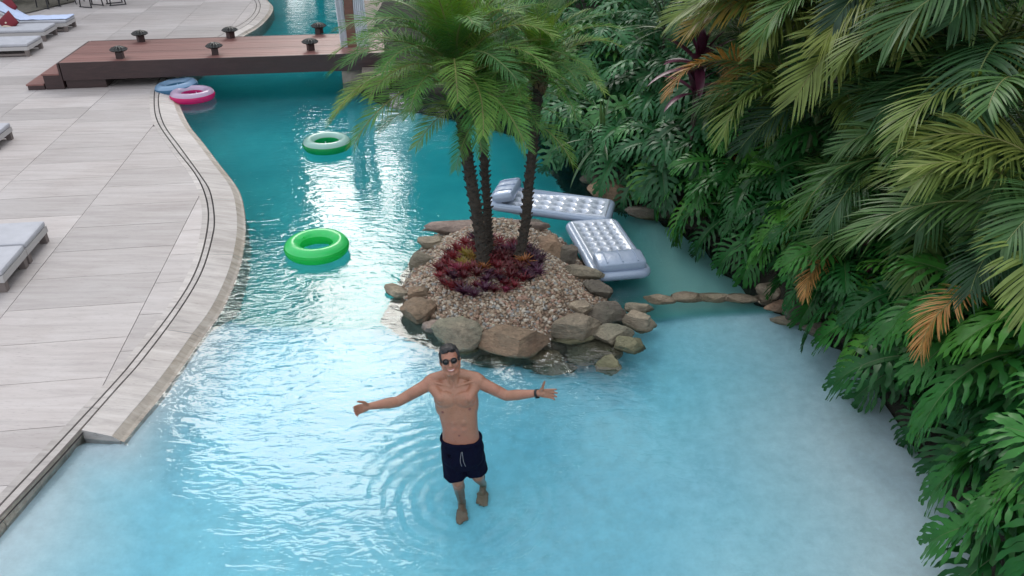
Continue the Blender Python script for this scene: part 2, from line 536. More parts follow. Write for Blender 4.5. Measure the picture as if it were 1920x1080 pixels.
def floor_material():
    m = M('pool_plaster', 0.6)
    pos = m.coords()
    sep = m.node('SeparateXYZ')
    m.l.new(pos, sep.inputs[0])
    n1 = m.noise(pos, 0.9, 5, 0.6, 0.3)
    n2 = m.noise(pos, 7.0, 6, 0.75)
    c = m.ramp(n1, [(0.3, (0.31, 0.64, 0.79)), (0.7, (0.39, 0.72, 0.84))])
    zr = m.node('MapRange'); m.l.new(sep.outputs['Z'], zr.inputs[0])
    zr.inputs[1].default_value, zr.inputs[2].default_value = -0.42, -0.05
    bare = m.math('MULTIPLY_ADD', m.math('SUBTRACT', n2, 0.5), 0.35, zr.outputs[0])
    c = m.mix(m.ramp(bare, [(0.1, 0.0), (0.8, 1.0)]), c, (0.55, 0.68, 0.74))
    c = m.mix(1.0, c, m.ramp(n2, [(0.3, 0.84), (0.7, 1.07)]), 'MULTIPLY')
    # greenish silt in the cove behind the ledge
    cove = m.math('MULTIPLY', m.ramp(m.math('MULTIPLY', sep.outputs['X'], 0.2), [(0.22, 0.0), (0.42, 0.75)]),
                  m.ramp(m.math('MULTIPLY', sep.outputs['Y'], 0.05), [(0.41, 0.0), (0.425, 1.0), (0.66, 1.0), (0.8, 0.0)]))
    c = m.mix(m.ramp(m.math('MULTIPLY', sep.outputs['Y'], 0.05), [(0.41, 0.0), (0.418, 1.0)]), c, m.ramp(n1, [(0.3, (0.11, 0.50, 0.50)), (0.7, (0.17, 0.62, 0.59))]))
    c = m.mix(cove, c, (0.30, 0.40, 0.36))
    m.color(c)
    return m.mat
MAT['floor'] = floor_material()
pool_floor = grid('pool_floor', -9.0, 5.0, 1.0, 34.0, 0.125, floor_z, MAT['floor'])
tag(pool_floor, kind='structure')

def water_material():
    m = M('pool_water', 0.0)
    m.n.remove(m.b)
    pos = m.coords()
    sep = m.node('SeparateXYZ')
    m.l.new(pos, sep.inputs[0])
    X, Y = sep.outputs['X'], sep.outputs['Y']
    def lin(s, a, b):
        nd = m.node('MapRange', interpolation_type='SMOOTHSTEP')
        m.l.new(s, nd.inputs[0])
        nd.inputs[1].default_value, nd.inputs[2].default_value = a, b
        return nd.outputs[0]
    # how lively the surface is: calm at the right bank and in front, lively left of and round the island
    patch = m.ramp(m.noise(m.coords((0.35, 0.25, 1)), 1.0, 3, 0.5), [(0.35, 0.45), (0.65, 1.0)])
    calm_r = m.math('SUBTRACT', 1.0, m.math('MULTIPLY', lin(X, 1.1, 2.6), 0.85))
    calm_n = m.math('ADD', 0.42, m.math('MULTIPLY', lin(Y, 4.6, 6.6), 0.58))
    calm_f = m.math('SUBTRACT', 1.0, m.math('MULTIPLY', lin(Y, 8.8, 11.5), 0.55))
    live = m.math('MULTIPLY', m.math('MULTIPLY', patch, calm_r), m.math('MULTIPLY', calm_n, calm_f))
    big = m.noise(m.coords((1.6, 2.6, 1), (0, 0, 0.25)), 1.35, 2, 0.5, 0.8)
    mid = m.noise(m.coords((1.0, 2.2, 1), (0, 0, -0.2)), 4.2, 2, 0.5, 1.0)
    small = m.noise(m.coords((1.0, 2.0, 1), (0, 0, 0.1)), 12.0, 2, 0.5, 0.6)
    h = m.math('ADD', m.math('MULTIPLY', big, 0.018), m.math('MULTIPLY', mid, 0.013))
    h = m.math('ADD', h, m.math('MULTIPLY', small, 0.0032))
    h = m.math('MULTIPLY', h, live)
    # rings spreading from the man's legs
    dx, dy = m.math('SUBTRACT', X, MAN[0]), m.math('SUBTRACT', Y, MAN[1] - 0.1)
    d = m.math('SQRT', m.math('ADD', m.math('MULTIPLY', dx, dx), m.math('MULTIPLY', dy, dy)))
    d = m.math('ADD', d, m.math('MULTIPLY', m.math('SUBTRACT', m.noise(pos, 2.3, 2), 0.5), 0.12))
    ring = m.math('SINE', m.math('MULTIPLY', d, 2 * pi / 0.135))
    fall = m.math('MULTIPLY', m.math('SUBTRACT', 1.0, lin(d, 0.5, 1.45)), lin(d, 0.02, 0.3))
    fall = m.math('MULTIPLY', fall, m.ramp(m.noise(m.coords((1, 1, 1)), 1.7, 3), [(0.35, 0.25), (0.65, 1.0)]))
    h = m.math('ADD', h, m.math('MULTIPLY', m.math('MULTIPLY', ring, fall), 0.0022))
    bp = m.node('Bump')
    bp.inputs['Strength'].default_value = 1.0
    bp.inputs['Distance'].default_value = 1.0
    m.l.new(h, bp.inputs['Height'])
    g = m.node('BsdfGlass')
    g.inputs['IOR'].default_value = 1.333
    g.inputs['Roughness'].default_value = 0.0
    m.l.new(bp.outputs['Normal'], g.inputs['Normal'])
    m.l.new(g.outputs[0], m.out.inputs['Surface'])
    va = m.node('VolumeAbsorption')
    va.inputs['Color'].default_value = (0.36, 0.86, 0.90, 1)
    va.inputs['Density'].default_value = 0.95
    m.l.new(va.outputs[0], m.out.inputs['Volume'])
    return m.mat
MAT['water'] = water_material()
gw = Geo()
gw.box((0, 20.5, -1.2), (26, 40, 2.4))
water = gw.obj('water', MAT['water'])
tag(water, kind='structure')

land = grid('garden_bank', -5.0, 22.0, 1.0, 46.0, 0.25, land_z, MAT['soil'], keep=lambda v: v[2] > -2.1)
tag(land, kind='structure')

# ------------------------------------------------------------------ deck of travertine slabs
UX, UY = Vector((cos(DECK_ROT), sin(DECK_ROT))), Vector((-sin(DECK_ROT), cos(DECK_ROT)))
def uv(p): return (p.x * UX.x + p.y * UX.y, p.x * UY.x + p.y * UY.y)
def xy(u, v): return (UX.x * u + UY.x * v, UX.y * u + UY.y * v)

def offset_line(line, d):
    out = []
    for i, p in enumerate(line):
        t = line[min(i + 1, len(line) - 1)] - line[max(i - 1, 0)]
        n = Vector((t.y, -t.x, 0)).normalized()
        out.append(p + n * d)
    return out
# SLOT lines run from far to near: right of the direction is the deck side (-x)
INNER = offset_line(SLOT1, 0.085)
deck_poly = [uv(p) for p in INNER] + [(-26, uv(INNER[-1])[1]), (-26, uv(INNER[0])[1])]

def clip(poly, u0, u1, v0, v1):
    def half(ps, ax, lim, sgn):
        out = []
        for i in range(len(ps)):
            a, b = ps[i - 1], ps[i]
            ia, ib = (a[ax] - lim) * sgn <= 0, (b[ax] - lim) * sgn <= 0
            if ia != ib:
                t = (lim - a[ax]) / (b[ax] - a[ax])
                out.append((a[0] + t * (b[0] - a[0]), a[1] + t * (b[1] - a[1])))
            if ib: out.append(b)
        return out
    for ax, lim, sg in ((0, u0, -1), (0, u1, 1), (1, v0, -1), (1, v1, 1)):
        poly = half(poly, ax, lim, sg)
        if len(poly) < 3: return []
    return poly

def area(p):
    return 0.5 * sum(p[i - 1][0] * p[i][1] - p[i][0] * p[i - 1][1] for i in range(len(p)))

deck_root = empty('pool_deck', (0, 0, 0))
tag(deck_root, kind='structure')
gb = Geo()
bp_ = [Vector((*xy(*q), ZD - 0.012)) for q in deck_poly]
bmd = bmesh.new()
f = bmd.faces.new([bmd.verts.new(p) for p in (bp_ if area(deck_poly) > 0 else bp_[::-1])])
bmesh.ops.triangulate(bmd, faces=[f])
bm_obj('deck_bed', bmd, MAT['joint'], deck_root)
TW, TH = 1.55, 0.765
ntile = 0
for ci in range(-9, 3):
    u0 = -3.15 + ci * TW
    rows = range(0, 46)
    for ri in rows:
        v0 = ri * TH + (0.0 if ci % 2 == 0 else 0.30)
        if u0 < -13.0 or v0 > 36: continue
        g = 0.004
        pl = clip(deck_poly, u0 + g, u0 + TW - g, v0 + g, v0 + TH - g)
        if len(pl) < 3 or abs(area(pl)) < 0.004: continue
        # out of view to the left or below
        cx, cy_ = xy(u0 + TW * .5, v0 + TH * .5)
        dep = cy_ * cos(PITCH) + 4.8 * sin(PITCH)
        if cy_ < 0.6 or (cx / dep) * F_PX < -1850: continue
        if area(pl) < 0: pl = pl[::-1]
        q = []
        for p in pl:
            if not q or abs(p[0] - q[-1][0]) + abs(p[1] - q[-1][1]) > 1e-4: q.append(p)
        n = len(q)
        dz = RND.uniform(-0.001, 0.001)
        vs = [Vector((*xy(*p), ZD + dz)) for p in q] + [Vector((*xy(*p), ZD - 0.03)) for p in q]
        fs = [tuple(range(n))] + [(i, i + n, (i + 1) % n + n, (i + 1) % n) for i in range(n)]
        mobj('slab', vs, fs, MAT['deck'], deck_root)
        ntile += 1

# far edge of the deck below the hedge, out to the left
# ------------------------------------------------------------------ coping: slot band + sloping apron + lip
coping = empty('pool_coping', (0, 0, 0))
tag(coping, kind='structure')
def lerp_line(line, n):
    acc = [0.0]
    for i in range(1, len(line)): acc.append(acc[-1] + (line[i] - line[i - 1]).length)
    out = []
    j = 0
    for k in range(n):
        s = acc[-1] * k / (n - 1)
        while j < len(acc) - 2 and acc[j + 1] < s: j += 1
        t = (s - acc[j]) / max(1e-9, acc[j + 1] - acc[j])
        out.append(line[j].lerp(line[j + 1], t))
    return out

def ribbon(name, rows, mat, parent, seg=None, gap=0.0):
    """rows: equal-length polylines; cut along their length into stones of seg steps"""
    n = len(rows[0])
    seg = seg or n
    i = 0
    while i < n - 1:
        j = min(i + seg, n - 1)
        vs, fs = [], []
        for r in rows:
            pts = [r[k].copy() for k in range(i, j + 1)]
            if gap and j < n - 1:
                pts[-1] = pts[-1].lerp(pts[-2], min(0.9, gap / max(1e-6, (pts[-1] - pts[-2]).length)))
            vs += pts
        m = j - i + 1
        for a in range(len(rows) - 1):
            for k in range(m - 1):
                fs.append((a * m + k, a * m + k + 1, (a + 1) * m + k + 1, (a + 1) * m + k))
        mobj(name, vs, fs, mat, parent, smooth=False)
        i = j

def at_z(line, z): return [Vector((p.x, p.y, z)) for p in line]
NS = 150
I_, S1, S2 = lerp_line(INNER, NS), lerp_line(SLOT1, NS), None
def near_on(line, pts):
    """for every point the nearest point of a densely sampled line"""
    dense = lerp_line(line, 700)
    res = []
    for p in pts:
        res.append(min(dense, key=lambda q: (q.x - p.x) ** 2 + (q.y - p.y) ** 2).copy())
    return res
S2 = near_on(SLOT2, S1)
hs = 0.011
# band between the deck slabs and the first slot, the ridge between the slots
def edge_rows(a, b, z):
    return [at_z(a, z - 0.05), at_z(a, z), at_z(b, z), at_z(b, z - 0.05)]
def shift(line, d): return offset_line(line, d)
zc = ZD + 0.004
ribbon('coping_stone', edge_rows(shift(S1, 0.089), shift(S1, hs), zc), MAT['coping'], coping, 9, 0.005)
ribbon('coping_stone', edge_rows(shift(S1, -hs), shift(S2, hs), zc), MAT['coping'], coping, 9, 0.005)
ribbon('drain_slot', [at_z(shift(S1, 0.03), ZD - 0.025), at_z(shift(S2, -0.03), ZD - 0.025)], MAT['slot'], coping)
# apron from the second slot out to the water
E_ = lerp_line(EDGE, 150)
A_in = near_on(shift(S2, -hs), E_)
A_mid = [a.lerp(b, 0.80) for a, b in zip(A_in, E_)]
A_low = [Vector((b.x, b.y, 0.012)) for b in E_]
apron = [at_z(A_in, zc - 0.05), at_z(A_in, zc), [Vector((p.x, p.y, 0.060)) for p in A_mid]]
ribbon('apron_stone', apron, MAT['coping'], coping, 10, 0.005)
lipo = [Vector((p.x, p.y, -0.004)) for p in shift(E_, -0.04)]
lipd = [Vector((p.x, p.y, -1.5)) for p in shift(E_, -0.045)]
ribbon('coping_lip', [[Vector((p.x, p.y, 0.0585)) for p in A_mid], A_low, lipo, lipd], MAT['lip'], coping, 10, 0.004)
# front end of the apron: a straight cut down to the water
p0, p1, p2 = A_in[-1], A_mid[-1], A_low[-1]
mobj('apron_end', [Vector((p0.x, p0.y, zc)), Vector((p1.x, p1.y, 0.06)), p2, Vector((p2.x, p2.y, -0.4)), Vector((p0.x, p0.y, -0.4))], [(0, 1, 2, 3, 4)], MAT['coping'], coping)
# in front of the apron: only a narrow beige rim beside the slots
B_ = lerp_line(BEIGE, 40)
B_in = near_on(shift(S2, -hs), B_)
ribbon('rim_stone', [at_z(B_in, zc - 0.05), at_z(B_in, zc - 0.001), [Vector((p.x, p.y, 0.03)) for p in B_], [Vector((p.x, p.y, -0.5)) for p in shift(B_, -0.02)]], MAT['lip'], coping, 10, 0.004)

#@@PART2
# ------------------------------------------------------------------ far trees and hotel wing (above the frame, mirrored in the water)
MAT['facade'] = M('hotel_facade', 0.8).color((0.16, 0.15, 0.14)).mat
MAT['window_glass'] = M('dark_window_glass', 0.1).color((0.02, 0.03, 0.035)).mat

def leaf_cloud(n, rx, ry, rz, size, seed, shell=0.5):
    r = random.Random(seed)
    g = Geo()
    for _ in range(n):
        while True:
            p = Vector((r.uniform(-1, 1), r.uniform(-1, 1), r.uniform(-1, 1)))
            if shell < p.length < 1: break
        lump = 0.75 + 0.5 * mnoise.noise(p * 2.2 + Vector((seed, 0, 0)))
        p = Vector((p.x * rx, p.y * ry, p.z * rz)) * lump
        s = size * r.uniform(0.6, 1.4)
        q = Euler((r.uniform(-0.9, 0.9), r.uniform(-0.9, 0.9), r.uniform(0, 6.3))).to_matrix()
        vs = [p + q @ Vector(c) * s for c in ((-0.5, 0, 0), (0, -0.28, 0.06), (0.6, 0, -0.08), (0, 0.28, 0.06))]
        g.add(vs, [(0, 1, 2), (0, 2, 3)])
    return g

def far_tree(x, y, h, r, seed, label):
    t = empty('tree', (x, y, 0), 0, label, 'tree', 'tall trees beyond the pool')
    g = Geo()
    g.tube([(0, 0, -0.5), (0.2, 0, h * 0.4), (0, 0.2, h * 0.8)], [0.45, 0.32, 0.12], 8)
    for k in range(5):
        a = k * 1.3
        g.tube([(0.1, 0, h * (0.35 + k * .06)), (cos(a) * r * .4, sin(a) * r * .4, h * (.5 + k * .06)), (cos(a) * r * .75, sin(a) * r * .75, h * (.58 + k * .07))], [.16, .1, .04], 6)
    g.obj('trunk', MAT['bark'], t, True)
    c = leaf_cloud(3200, r, r, h * 0.46, 1.0, seed, 0.35).obj('crown', MAT['tree'], t)
    c.location = (0, 0, h * 0.55)
    return t
FT = [(-2.6, 40, 23, 5.0, 'tall dense tree nearest the bright gap beyond the pool'), (6, 42, 25, 6, 'tall tree straight beyond the pool end'),
      (15, 38, 24, 6, 'tall tree behind the middle of the planted bank'), (24, 36, 23, 6, 'tall tree above the right part of the bank'),
      (2.0, 47, 27, 6, 'taller tree in the second row beyond the pool'), (11, 50, 29, 7, 'tallest tree, farthest back beyond the garden'),
      (31, 28, 20, 6, 'tree at the far right behind the bank'), (-11.5, 50, 15.5, 4.5, 'lower tree filling the gap beside the hotel wing')]
for i, (x, y, h, r, lab) in enumerate(FT):
    far_tree(x, y, h, r, 30 + i, lab)

wing = empty("hotel_wing", (-34.4, 46, 0), DECK_ROT, 'dark hotel wing with rows of windows beyond the pool deck', 'building')
g = Geo(); g.box((0, 6, 12), (40, 12, 27)); g.obj('wall', MAT['facade'], wing)
wframe = mesh_data('window', *(lambda q: (q.v, q.f))(Geo()), MAT['facade']) if False else None
gwn = Geo(); gwn.box((0, 0, 0), (2.4, 0.12, 1.7)); wd = gwn.data('window', MAT['window_glass'])
for fl in range(7):
    for k in range(11):
        w = link(bpy.data.objects.new('window', wd), wing)
        w.location = (-18 + k * 3.6, -0.05, 3 + fl * 3.3)

# ------------------------------------------------------------------ footbridge
BR_L = P(110, 118, 0.66)
br = empty('footbridge', (BR_L.x, BR_L.y, 0), DECK_ROT, 'low red-brown timber footbridge crossing the pool with two side steps', 'bridge')
BLEN, BW, BT = 6.95, 2.12, 0.66
nb = 12
bw = BW / nb
gp = Geo(); gp.box((BLEN / 2, 0, 0), (BLEN, bw - 0.006, 0.03)); pd = gp.data('plank', MAT['bridge_deck'])
for k in range(nb):
    o = link(bpy.data.objects.new('plank', pd), br)
    o.location = (0, bw * (k + .5), BT - 0.015 + RND.uniform(-0.0015, 0.0015))
g = Geo(); g.box((BLEN / 2 + .02, -0.02, 0.475), (BLEN, 0.04, 0.375)); g.obj('fascia', MAT['bridge_side'], br)
g = Geo(); g.box((BLEN / 2 + .02, BW + 0.02, 0.475), (BLEN, 0.04, 0.375)); g.obj('fascia', MAT['bridge_side'], br)
g = Geo(); g.box((-0.022, BW / 2, 0.385), (0.04, BW + .08, 0.545)); g.obj('riser', MAT['bridge_side'], br)
g = Geo(); g.box((0.45, BW / 2, 0.19), (0.82, BW - .02, 0.19)); g.obj('footing', MAT['bridge_side'], br)
for k in range(4):
    g = Geo(); g.box((BLEN / 2 + .4, 0.25 + k * 0.54, 0.50), (BLEN - .9, 0.1, 0.24)); g.obj('joist', MAT['bridge_side'], br)
for k, (z, w) in enumerate(((0.44, 0.36), (0.23, 0.36))):
    x0 = -0.044 - 0.365 * (k + 1)
    s = Geo(); s.box((x0 + w / 2, BW / 2, z - 0.0175), (w, BW + 0.08, 0.035)); o = s.obj('step', MAT['bridge_deck'], br)
    s = Geo(); s.box((x0 + w / 2 + 0.01, BW / 2, (z - 0.037 + ZD) / 2), (w - 0.02, BW + 0.05, z - 0.037 - ZD - 0.006)); s.obj('riser', MAT['bridge_side'], o)

def brm(lx, ly, z=BT):
    c, s = cos(DECK_ROT), sin(DECK_ROT)
    return Vector((BR_L.x + lx * c - ly * s, BR_L.y + lx * s + ly * c, z))

# deck lights: square stub under a ribbed, scalloped cap
def deck_light():
    t = empty('deck_light', (0, 0, 0))
    g = Geo(); g.box((0, 0, 0.075), (0.16, 0.16, 0.15)); g.obj('base', MAT['bridge_side'], t)
    g = Geo()
    n = 12
    prof = [(0.075, 0.15), (0.185, 0.185), (0.20, 0.205), (0.16, 0.235), (0.09, 0.262), (0.0, 0.268)]
    ring = []
    for (r, z) in prof[:-1]:
        row = []
        for k in range(n * 4):
            a = 2 * pi * k / (n * 4)
            sc = 1 + 0.09 * cos(a * n) * (1 if r > .1 else .4)
            row.append(Vector((cos(a) * r * sc, sin(a) * r * sc, z + 0.012 * cos(a * n) * (r / .2))))
        ring.append(row)
    m = n * 4
    for i, row in enumerate(ring):
        g.v += row
    for i in range(len(ring) - 1):
        for k in range(m):
            g.f.append((i * m + k, i * m + (k + 1) % m, (i + 1) * m + (k + 1) % m, (i + 1) * m + k)); g.m.append(0)
    g.f.append(tuple((len(ring) - 1) * m + k for k in range(m))); g.m.append(0)
    g.f.append(tuple(m - 1 - k for k in range(m))); g.m.append(0)
    cap = g.obj('cap', MAT['bronze'], t)
    gp = Geo()
    gp.tube([(0, 0, 0), (0.06, 0, 0.012), (0.15, 0, -0.02), (0.195, 0, -0.05)], [.010, .022, .022, .006], 6)
    pdta = gp.data('petal', MAT['bronze'])
    for k in range(n):
        o = link(bpy.data.objects.new('petal', pdta), cap)
        o.location = (0, 0, 0.262); o.rotation_euler = (0, 0, 2 * pi * k / n)
    return t
def copy_tree(o, parent=None):
    c = o.copy(); COL.objects.link(c); c.parent = parent
    for ch in list(o.children): copy_tree(ch, c)
    return c
LIGHTS = [(226, 109, 'first bridge light in the near row, closest to the wooden steps'), (404, 102, 'middle light of the near row on the bridge edge'),
          (583, 94, 'near row bridge light closest to the curtained post'), (265, 78, 'far row bridge light nearest the wooden steps'),
          (433, 71, 'middle light of the far row, in front of the pale coping'), (599, 63, 'far row bridge light nearest the curtained post')]
dl0 = deck_light()
for i, (u, v, lab) in enumerate(LIGHTS):
    o = dl0 if i == 0 else copy_tree(dl0)
    o.location = P(u, v, BT)
    o.scale = (.9, .9, .9)
    o.rotation_euler = (0, 0, DECK_ROT + i * 0.2)
    tag(o, lab, 'deck light', 'dark petal capped lights on the footbridge')

# ------------------------------------------------------------------ cabana post with tied curtains
post_p = P(663, 111, 0.36)
post = empty('cabana_post', post_p, DECK_ROT, 'square reddish-brown timber cabana post at the bridge end', 'post')
g = Geo(); g.box((0, 0, 1.6), (0.2, 0.2, 3.2)); g.obj('shaft', MAT['post'], post)
g = Geo(); g.box((1.4, 0, 3.28), (3.2, 0.16, 0.14)); g.obj('beam', MAT['post'], post)
MAT['curtain'] = M('white_curtain_cloth', 0.85).color((0.62, 0.64, 0.68)).mat
def curtain(x0, w, zb, seed, tie):
    r = random.Random(seed)
    g = Geo(); nx, nz = 26, 22
    for j in range(nz + 1):
        z = 3.2 - (3.2 - zb) * j / nz
        pinch = 1 - 0.45 * exp(-((z - tie) / 0.5) ** 2)
        for i in range(nx + 1):
            t = i / nx - .5
            g.v.append(Vector((x0 + t * w * pinch + 0.02 * sin(z * 2 + seed), 0.05 * sin(i * 1.45 + seed) * (0.6 + 0.4 * pinch), z)))
    for j in range(nz):
        for i in range(nx):
            a = j * (nx + 1) + i
            g.f.append((a, a + 1, a + nx + 2, a + nx + 1)); g.m.append(0)
    return g
def add_curtain(x0, w, zb, seed, tie, lab):
    o = curtain(x0, w, zb, seed, tie).obj('curtain', MAT['curtain'], None, True)
    o.location = post_p + Vector((0, -0.05, 0)); o.rotation_euler = (0, 0, DECK_ROT)
    sm = o.modifiers.new('thickness', 'SOLIDIFY'); sm.thickness = 0.006
    tag(o, lab, 'curtain', 'white curtains at the cabana post')
add_curtain(-0.19, 0.17, 0.03, 1.0, 9, 'narrow white curtain hanging left of the brown post')
add_curtain(0.26, 0.28, 0.0, 2.3, 1.9, 'wider white curtain gathered right of the brown post')

# sandy landing behind the post, brown retaining wall below it
lp = [P(640, 128, 0.34), P(700, 122, 0.34), P(800, 118, 0.34), P(900, 105, 0.34), P(880, 0, 0.34), P(680, 0, 0.34), P(650, 60, .34)]
n = len(lp)
landing = mobj('sandy_landing', lp + [Vector((p.x, p.y, -0.6)) for p in lp], [tuple(range(n))] + [(i, i + n, (i + 1) % n + n, (i + 1) % n) for i in range(n)], MAT['sand'])
tag(landing, kind='structure')
pier_p = P(705, 162, 0.0)
pier = empty('stone_pier', pier_p, DECK_ROT, 'dark brown block pier standing in the water below the palm fronds', 'pier')
for j in range(3):
    for i in range(2):
        g = Geo(); g.box((-0.14 + i * 0.29, 0, -0.12 + j * 0.2), (0.28, 0.5, 0.19)); o = g.obj('block', MAT['rock_dark'], pier)

# ------------------------------------------------------------------ sun loungers on the deck
MAT['lounge_frame'] = M('grey_brown_frame', 0.6).color((0.16, 0.13, 0.12)).mat
MAT['lounge_edge'] = M('pale_grey_rail', 0.5).color((0.42, 0.40, 0.39)).mat
def cloth_mat(name, c, s=260):
    m = M(name, 0.9)
    n = m.noise(m.coords(), s, 2)
    big = m.noise(m.coords(), 5, 3)
    k = m.mix(1.0, c, m.ramp(n, [(0.3, 0.85), (0.7, 1.1)]), 'MULTIPLY')
    k = m.mix(1.0, k, m.ramp(big, [(0.3, 0.92), (0.7, 1.06)]), 'MULTIPLY')
    m.color(k); m.bump(big, 0.02)
    return m.mat
MAT['cushion'] = cloth_mat('grey_cushion_fabric', (0.43, 0.43, 0.46))
MAT['towel'] = cloth_mat('pale_blue_towel', (0.52, 0.60, 0.80), 120)
MAT['red_cloth'] = cloth_mat('dark_red_cushion', (0.16, 0.015, 0.025), 200)
MAT['straw'] = cloth_mat('straw', (0.55, 0.46, 0.36), 90)

def pad(g_size, bev=0.03):
    bm = bmesh.new()
    bm_box(bm, (0, 0, 0), g_size, None, bev)
    return bm
def lounger(foot, label, back=False, top=0.42, L=2.0, W=0.72):
    """foot: world point of the far right top corner; the lounger runs to the left, the near side towards the camera"""
    t = empty('sun_lounger', (foot.x, foot.y, ZD), DECK_ROT, label, 'sun lounger', 'sun loungers along the deck')
    h = top - ZD
    Lf = L if not back else L - 0.75
    o = bm_obj('cushion', pad((Lf, W - 0.02, 0.075)), MAT['cushion'], t, False)
    o.location = (-Lf / 2, -W / 2, h - 0.037)
    g = Geo()
    for y in (-0.02, -W + 0.02): g.box((-L / 2, y, h - 0.12), (L, 0.04, 0.085))
    for x in (-0.02, -L + 0.02): g.box((x, -W / 2, h - 0.12), (0.04, W - 0.085, 0.085))
    g.obj('frame', MAT['lounge_edge'], t)
    g = Geo(); g.box((-L / 2, -W / 2, h - 0.10), (L - 0.09, W - 0.09, 0.03)); g.obj('slat_bed', MAT['lounge_frame'], t)
    lg = Geo(); lg.box((0, 0, (h - .165) / 2), (0.09, 0.09, h - 0.165)); ld = lg.data('leg', MAT['lounge_frame'])
    for x in (-0.06, -L + 0.06):
        for y in (-0.06, -W + 0.06):
            k = link(bpy.data.objects.new('leg', ld), t); k.location = (x, y, 0)
    g = Geo()
    g.box((-L / 2, -W + 0.05, 0.05), (L - 0.22, 0.04, 0.05)); g.box((-L / 2, -0.05, 0.05), (L - 0.22, 0.04, 0.05))
    g.obj('stretcher', MAT['lounge_frame'], t)
    if back:
        b = bm_obj('backrest', pad((0.78, W - 0.02, 0.075)), MAT['cushion'], t, False)
        b.location = (-Lf - 0.33, -W / 2, h + 0.17); b.rotation_euler = (0, radians(32), 0)
    return t
q = P(84, 413, 0.40)
lounger(q, 'padded grey lounger, farther of the joined pair at the left edge', top=0.40)
q2 = Vector((q.x + 0.74 * sin(DECK_ROT), q.y - 0.74 * cos(DECK_ROT), 0.40))
lounger(q2, 'padded grey lounger, nearer of the joined pair at the left edge', top=0.40)
lounger(P(19, 229, 0.40), 'lounger showing only one pale corner at the left edge', top=0.40)
lounger(P(77, 66, 0.42), 'flat empty grey lounger left of the bridge steps', top=0.42, W=1.0)
l4 = P(112, 58, 0.42)
L4 = P(104, 42, 0.42)
lounger(L4, 'grey lounger with a raised back and a straw hat on it', True, top=0.42, W=0.95)
L5 = P(140, 28, 0.42)
lounger(L5, 'farthest lounger, covered with a pale blue towel', True, top=0.42, W=0.8)

def at_deck(base, lx, ly, z):
    c, s = cos(DECK_ROT), sin(DECK_ROT)
    return Vector((base.x + lx * c - ly * s, base.y + lx * s + ly * c, z))
# towel draped over the farthest lounger (thick cloth with folds)
g = Geo(); nx, ny = 40, 12
for j in range(ny + 1):
    for i in range(nx + 1):
        lx = 0.02 - 1.95 * i / nx; ly = -0.05 - 0.66 * j / ny
        z = 0.432 + 0.02 * mnoise.noise((lx * 5, ly * 7, 2)) + 0.02
        if lx < -1.22: z += (-1.22 - lx) * 0.62
        g.v.append(at_deck(L5, lx, ly, z))
for j in range(ny):
    for i in range(nx):
        a = j * (nx + 1) + i
        g.f.append((a, a + 1, a + nx + 2, a + nx + 1)); g.m.append(0)
tw = g.obj('towel', MAT['towel'], None, True)
tw.modifiers.new('thickness', 'SOLIDIFY').thickness = 0.012
tag(tw, 'pale blue towel spread over the farthest lounger', 'towel')
def red_cushion(p, label, rz):
    bm = bmesh.new()
    bmesh.ops.create_grid(bm, x_segments=10, y_segments=10, size=0.23)
    ext = bmesh.ops.duplicate(bm, geom=bm.verts[:] + bm.edges[:] + bm.faces[:])
    for i, v in enumerate(bm.verts):
        pass
    dup = {v for v in ext['geom'] if isinstance(v, bmesh.types.BMVert)}
    for v in bm.verts:
        a = max(0, (1 - (v.co.x / .23) ** 2)) * max(0, (1 - (v.co.y / .23) ** 2))
        h = 0.085 * a ** 0.45
        v.co.z = -h if v in dup else h
    bmesh.ops.reverse_faces(bm, faces=[f for f in ext['geom'] if isinstance(f, bmesh.types.BMFace)])
    bmesh.ops.remove_doubles(bm, verts=bm.verts, dist=1e-4)
    o = bm_obj('cushion', bm, MAT['red_cloth'], None, True)
    o.location = p
    o.rotation_euler = Euler((radians(62), 0, rz)).to_matrix().to_4x4().to_euler()
    o.rotation_euler.rotate_axis('Z', radians(45))
    tag(o, label, 'cushion', 'dark red square cushions on the loungers')
red_cushion(PY(15, 42, L4.y - 0.45), 'dark red cushion leaning on the lounger with the hat, the nearer of two', -0.1)
red_cushion(PY(14, 13, L5.y - 0.3), 'dark red cushion on the towelled lounger under the shrub', -0.15)
# straw hat
g = Geo()
prof = [(0.0, 0.13), (0.07, 0.125), (0.095, 0.09), (0.105, 0.03), (0.17, 0.012), (0.20, 0.0)]
for (r_, z_) in prof[1:]:
    for k in range(24):
        a = 2 * pi * k / 24
        g.v.append(Vector((cos(a) * r_, sin(a) * r_, z_ + (0.012 * sin(3 * a) if r_ > .15 else 0))))
for i in range(len(prof) - 2):
    for k in range(24):
        g.f.append((i * 24 + k, (i + 1) * 24 + k, (i + 1) * 24 + (k + 1) % 24, i * 24 + (k + 1) % 24)); g.m.append(0)
g.f.append(tuple(range(24))); g.m.append(0)
hat = g.obj('straw_hat', MAT['straw'], None, True)
hat.location = at_deck(L4, -1.1, -0.3, 0.424)
hat.modifiers.new('thickness', 'SOLIDIFY').thickness = 0.006
tag(hat, 'beige straw hat lying on the grey lounger with the raised back', 'hat')

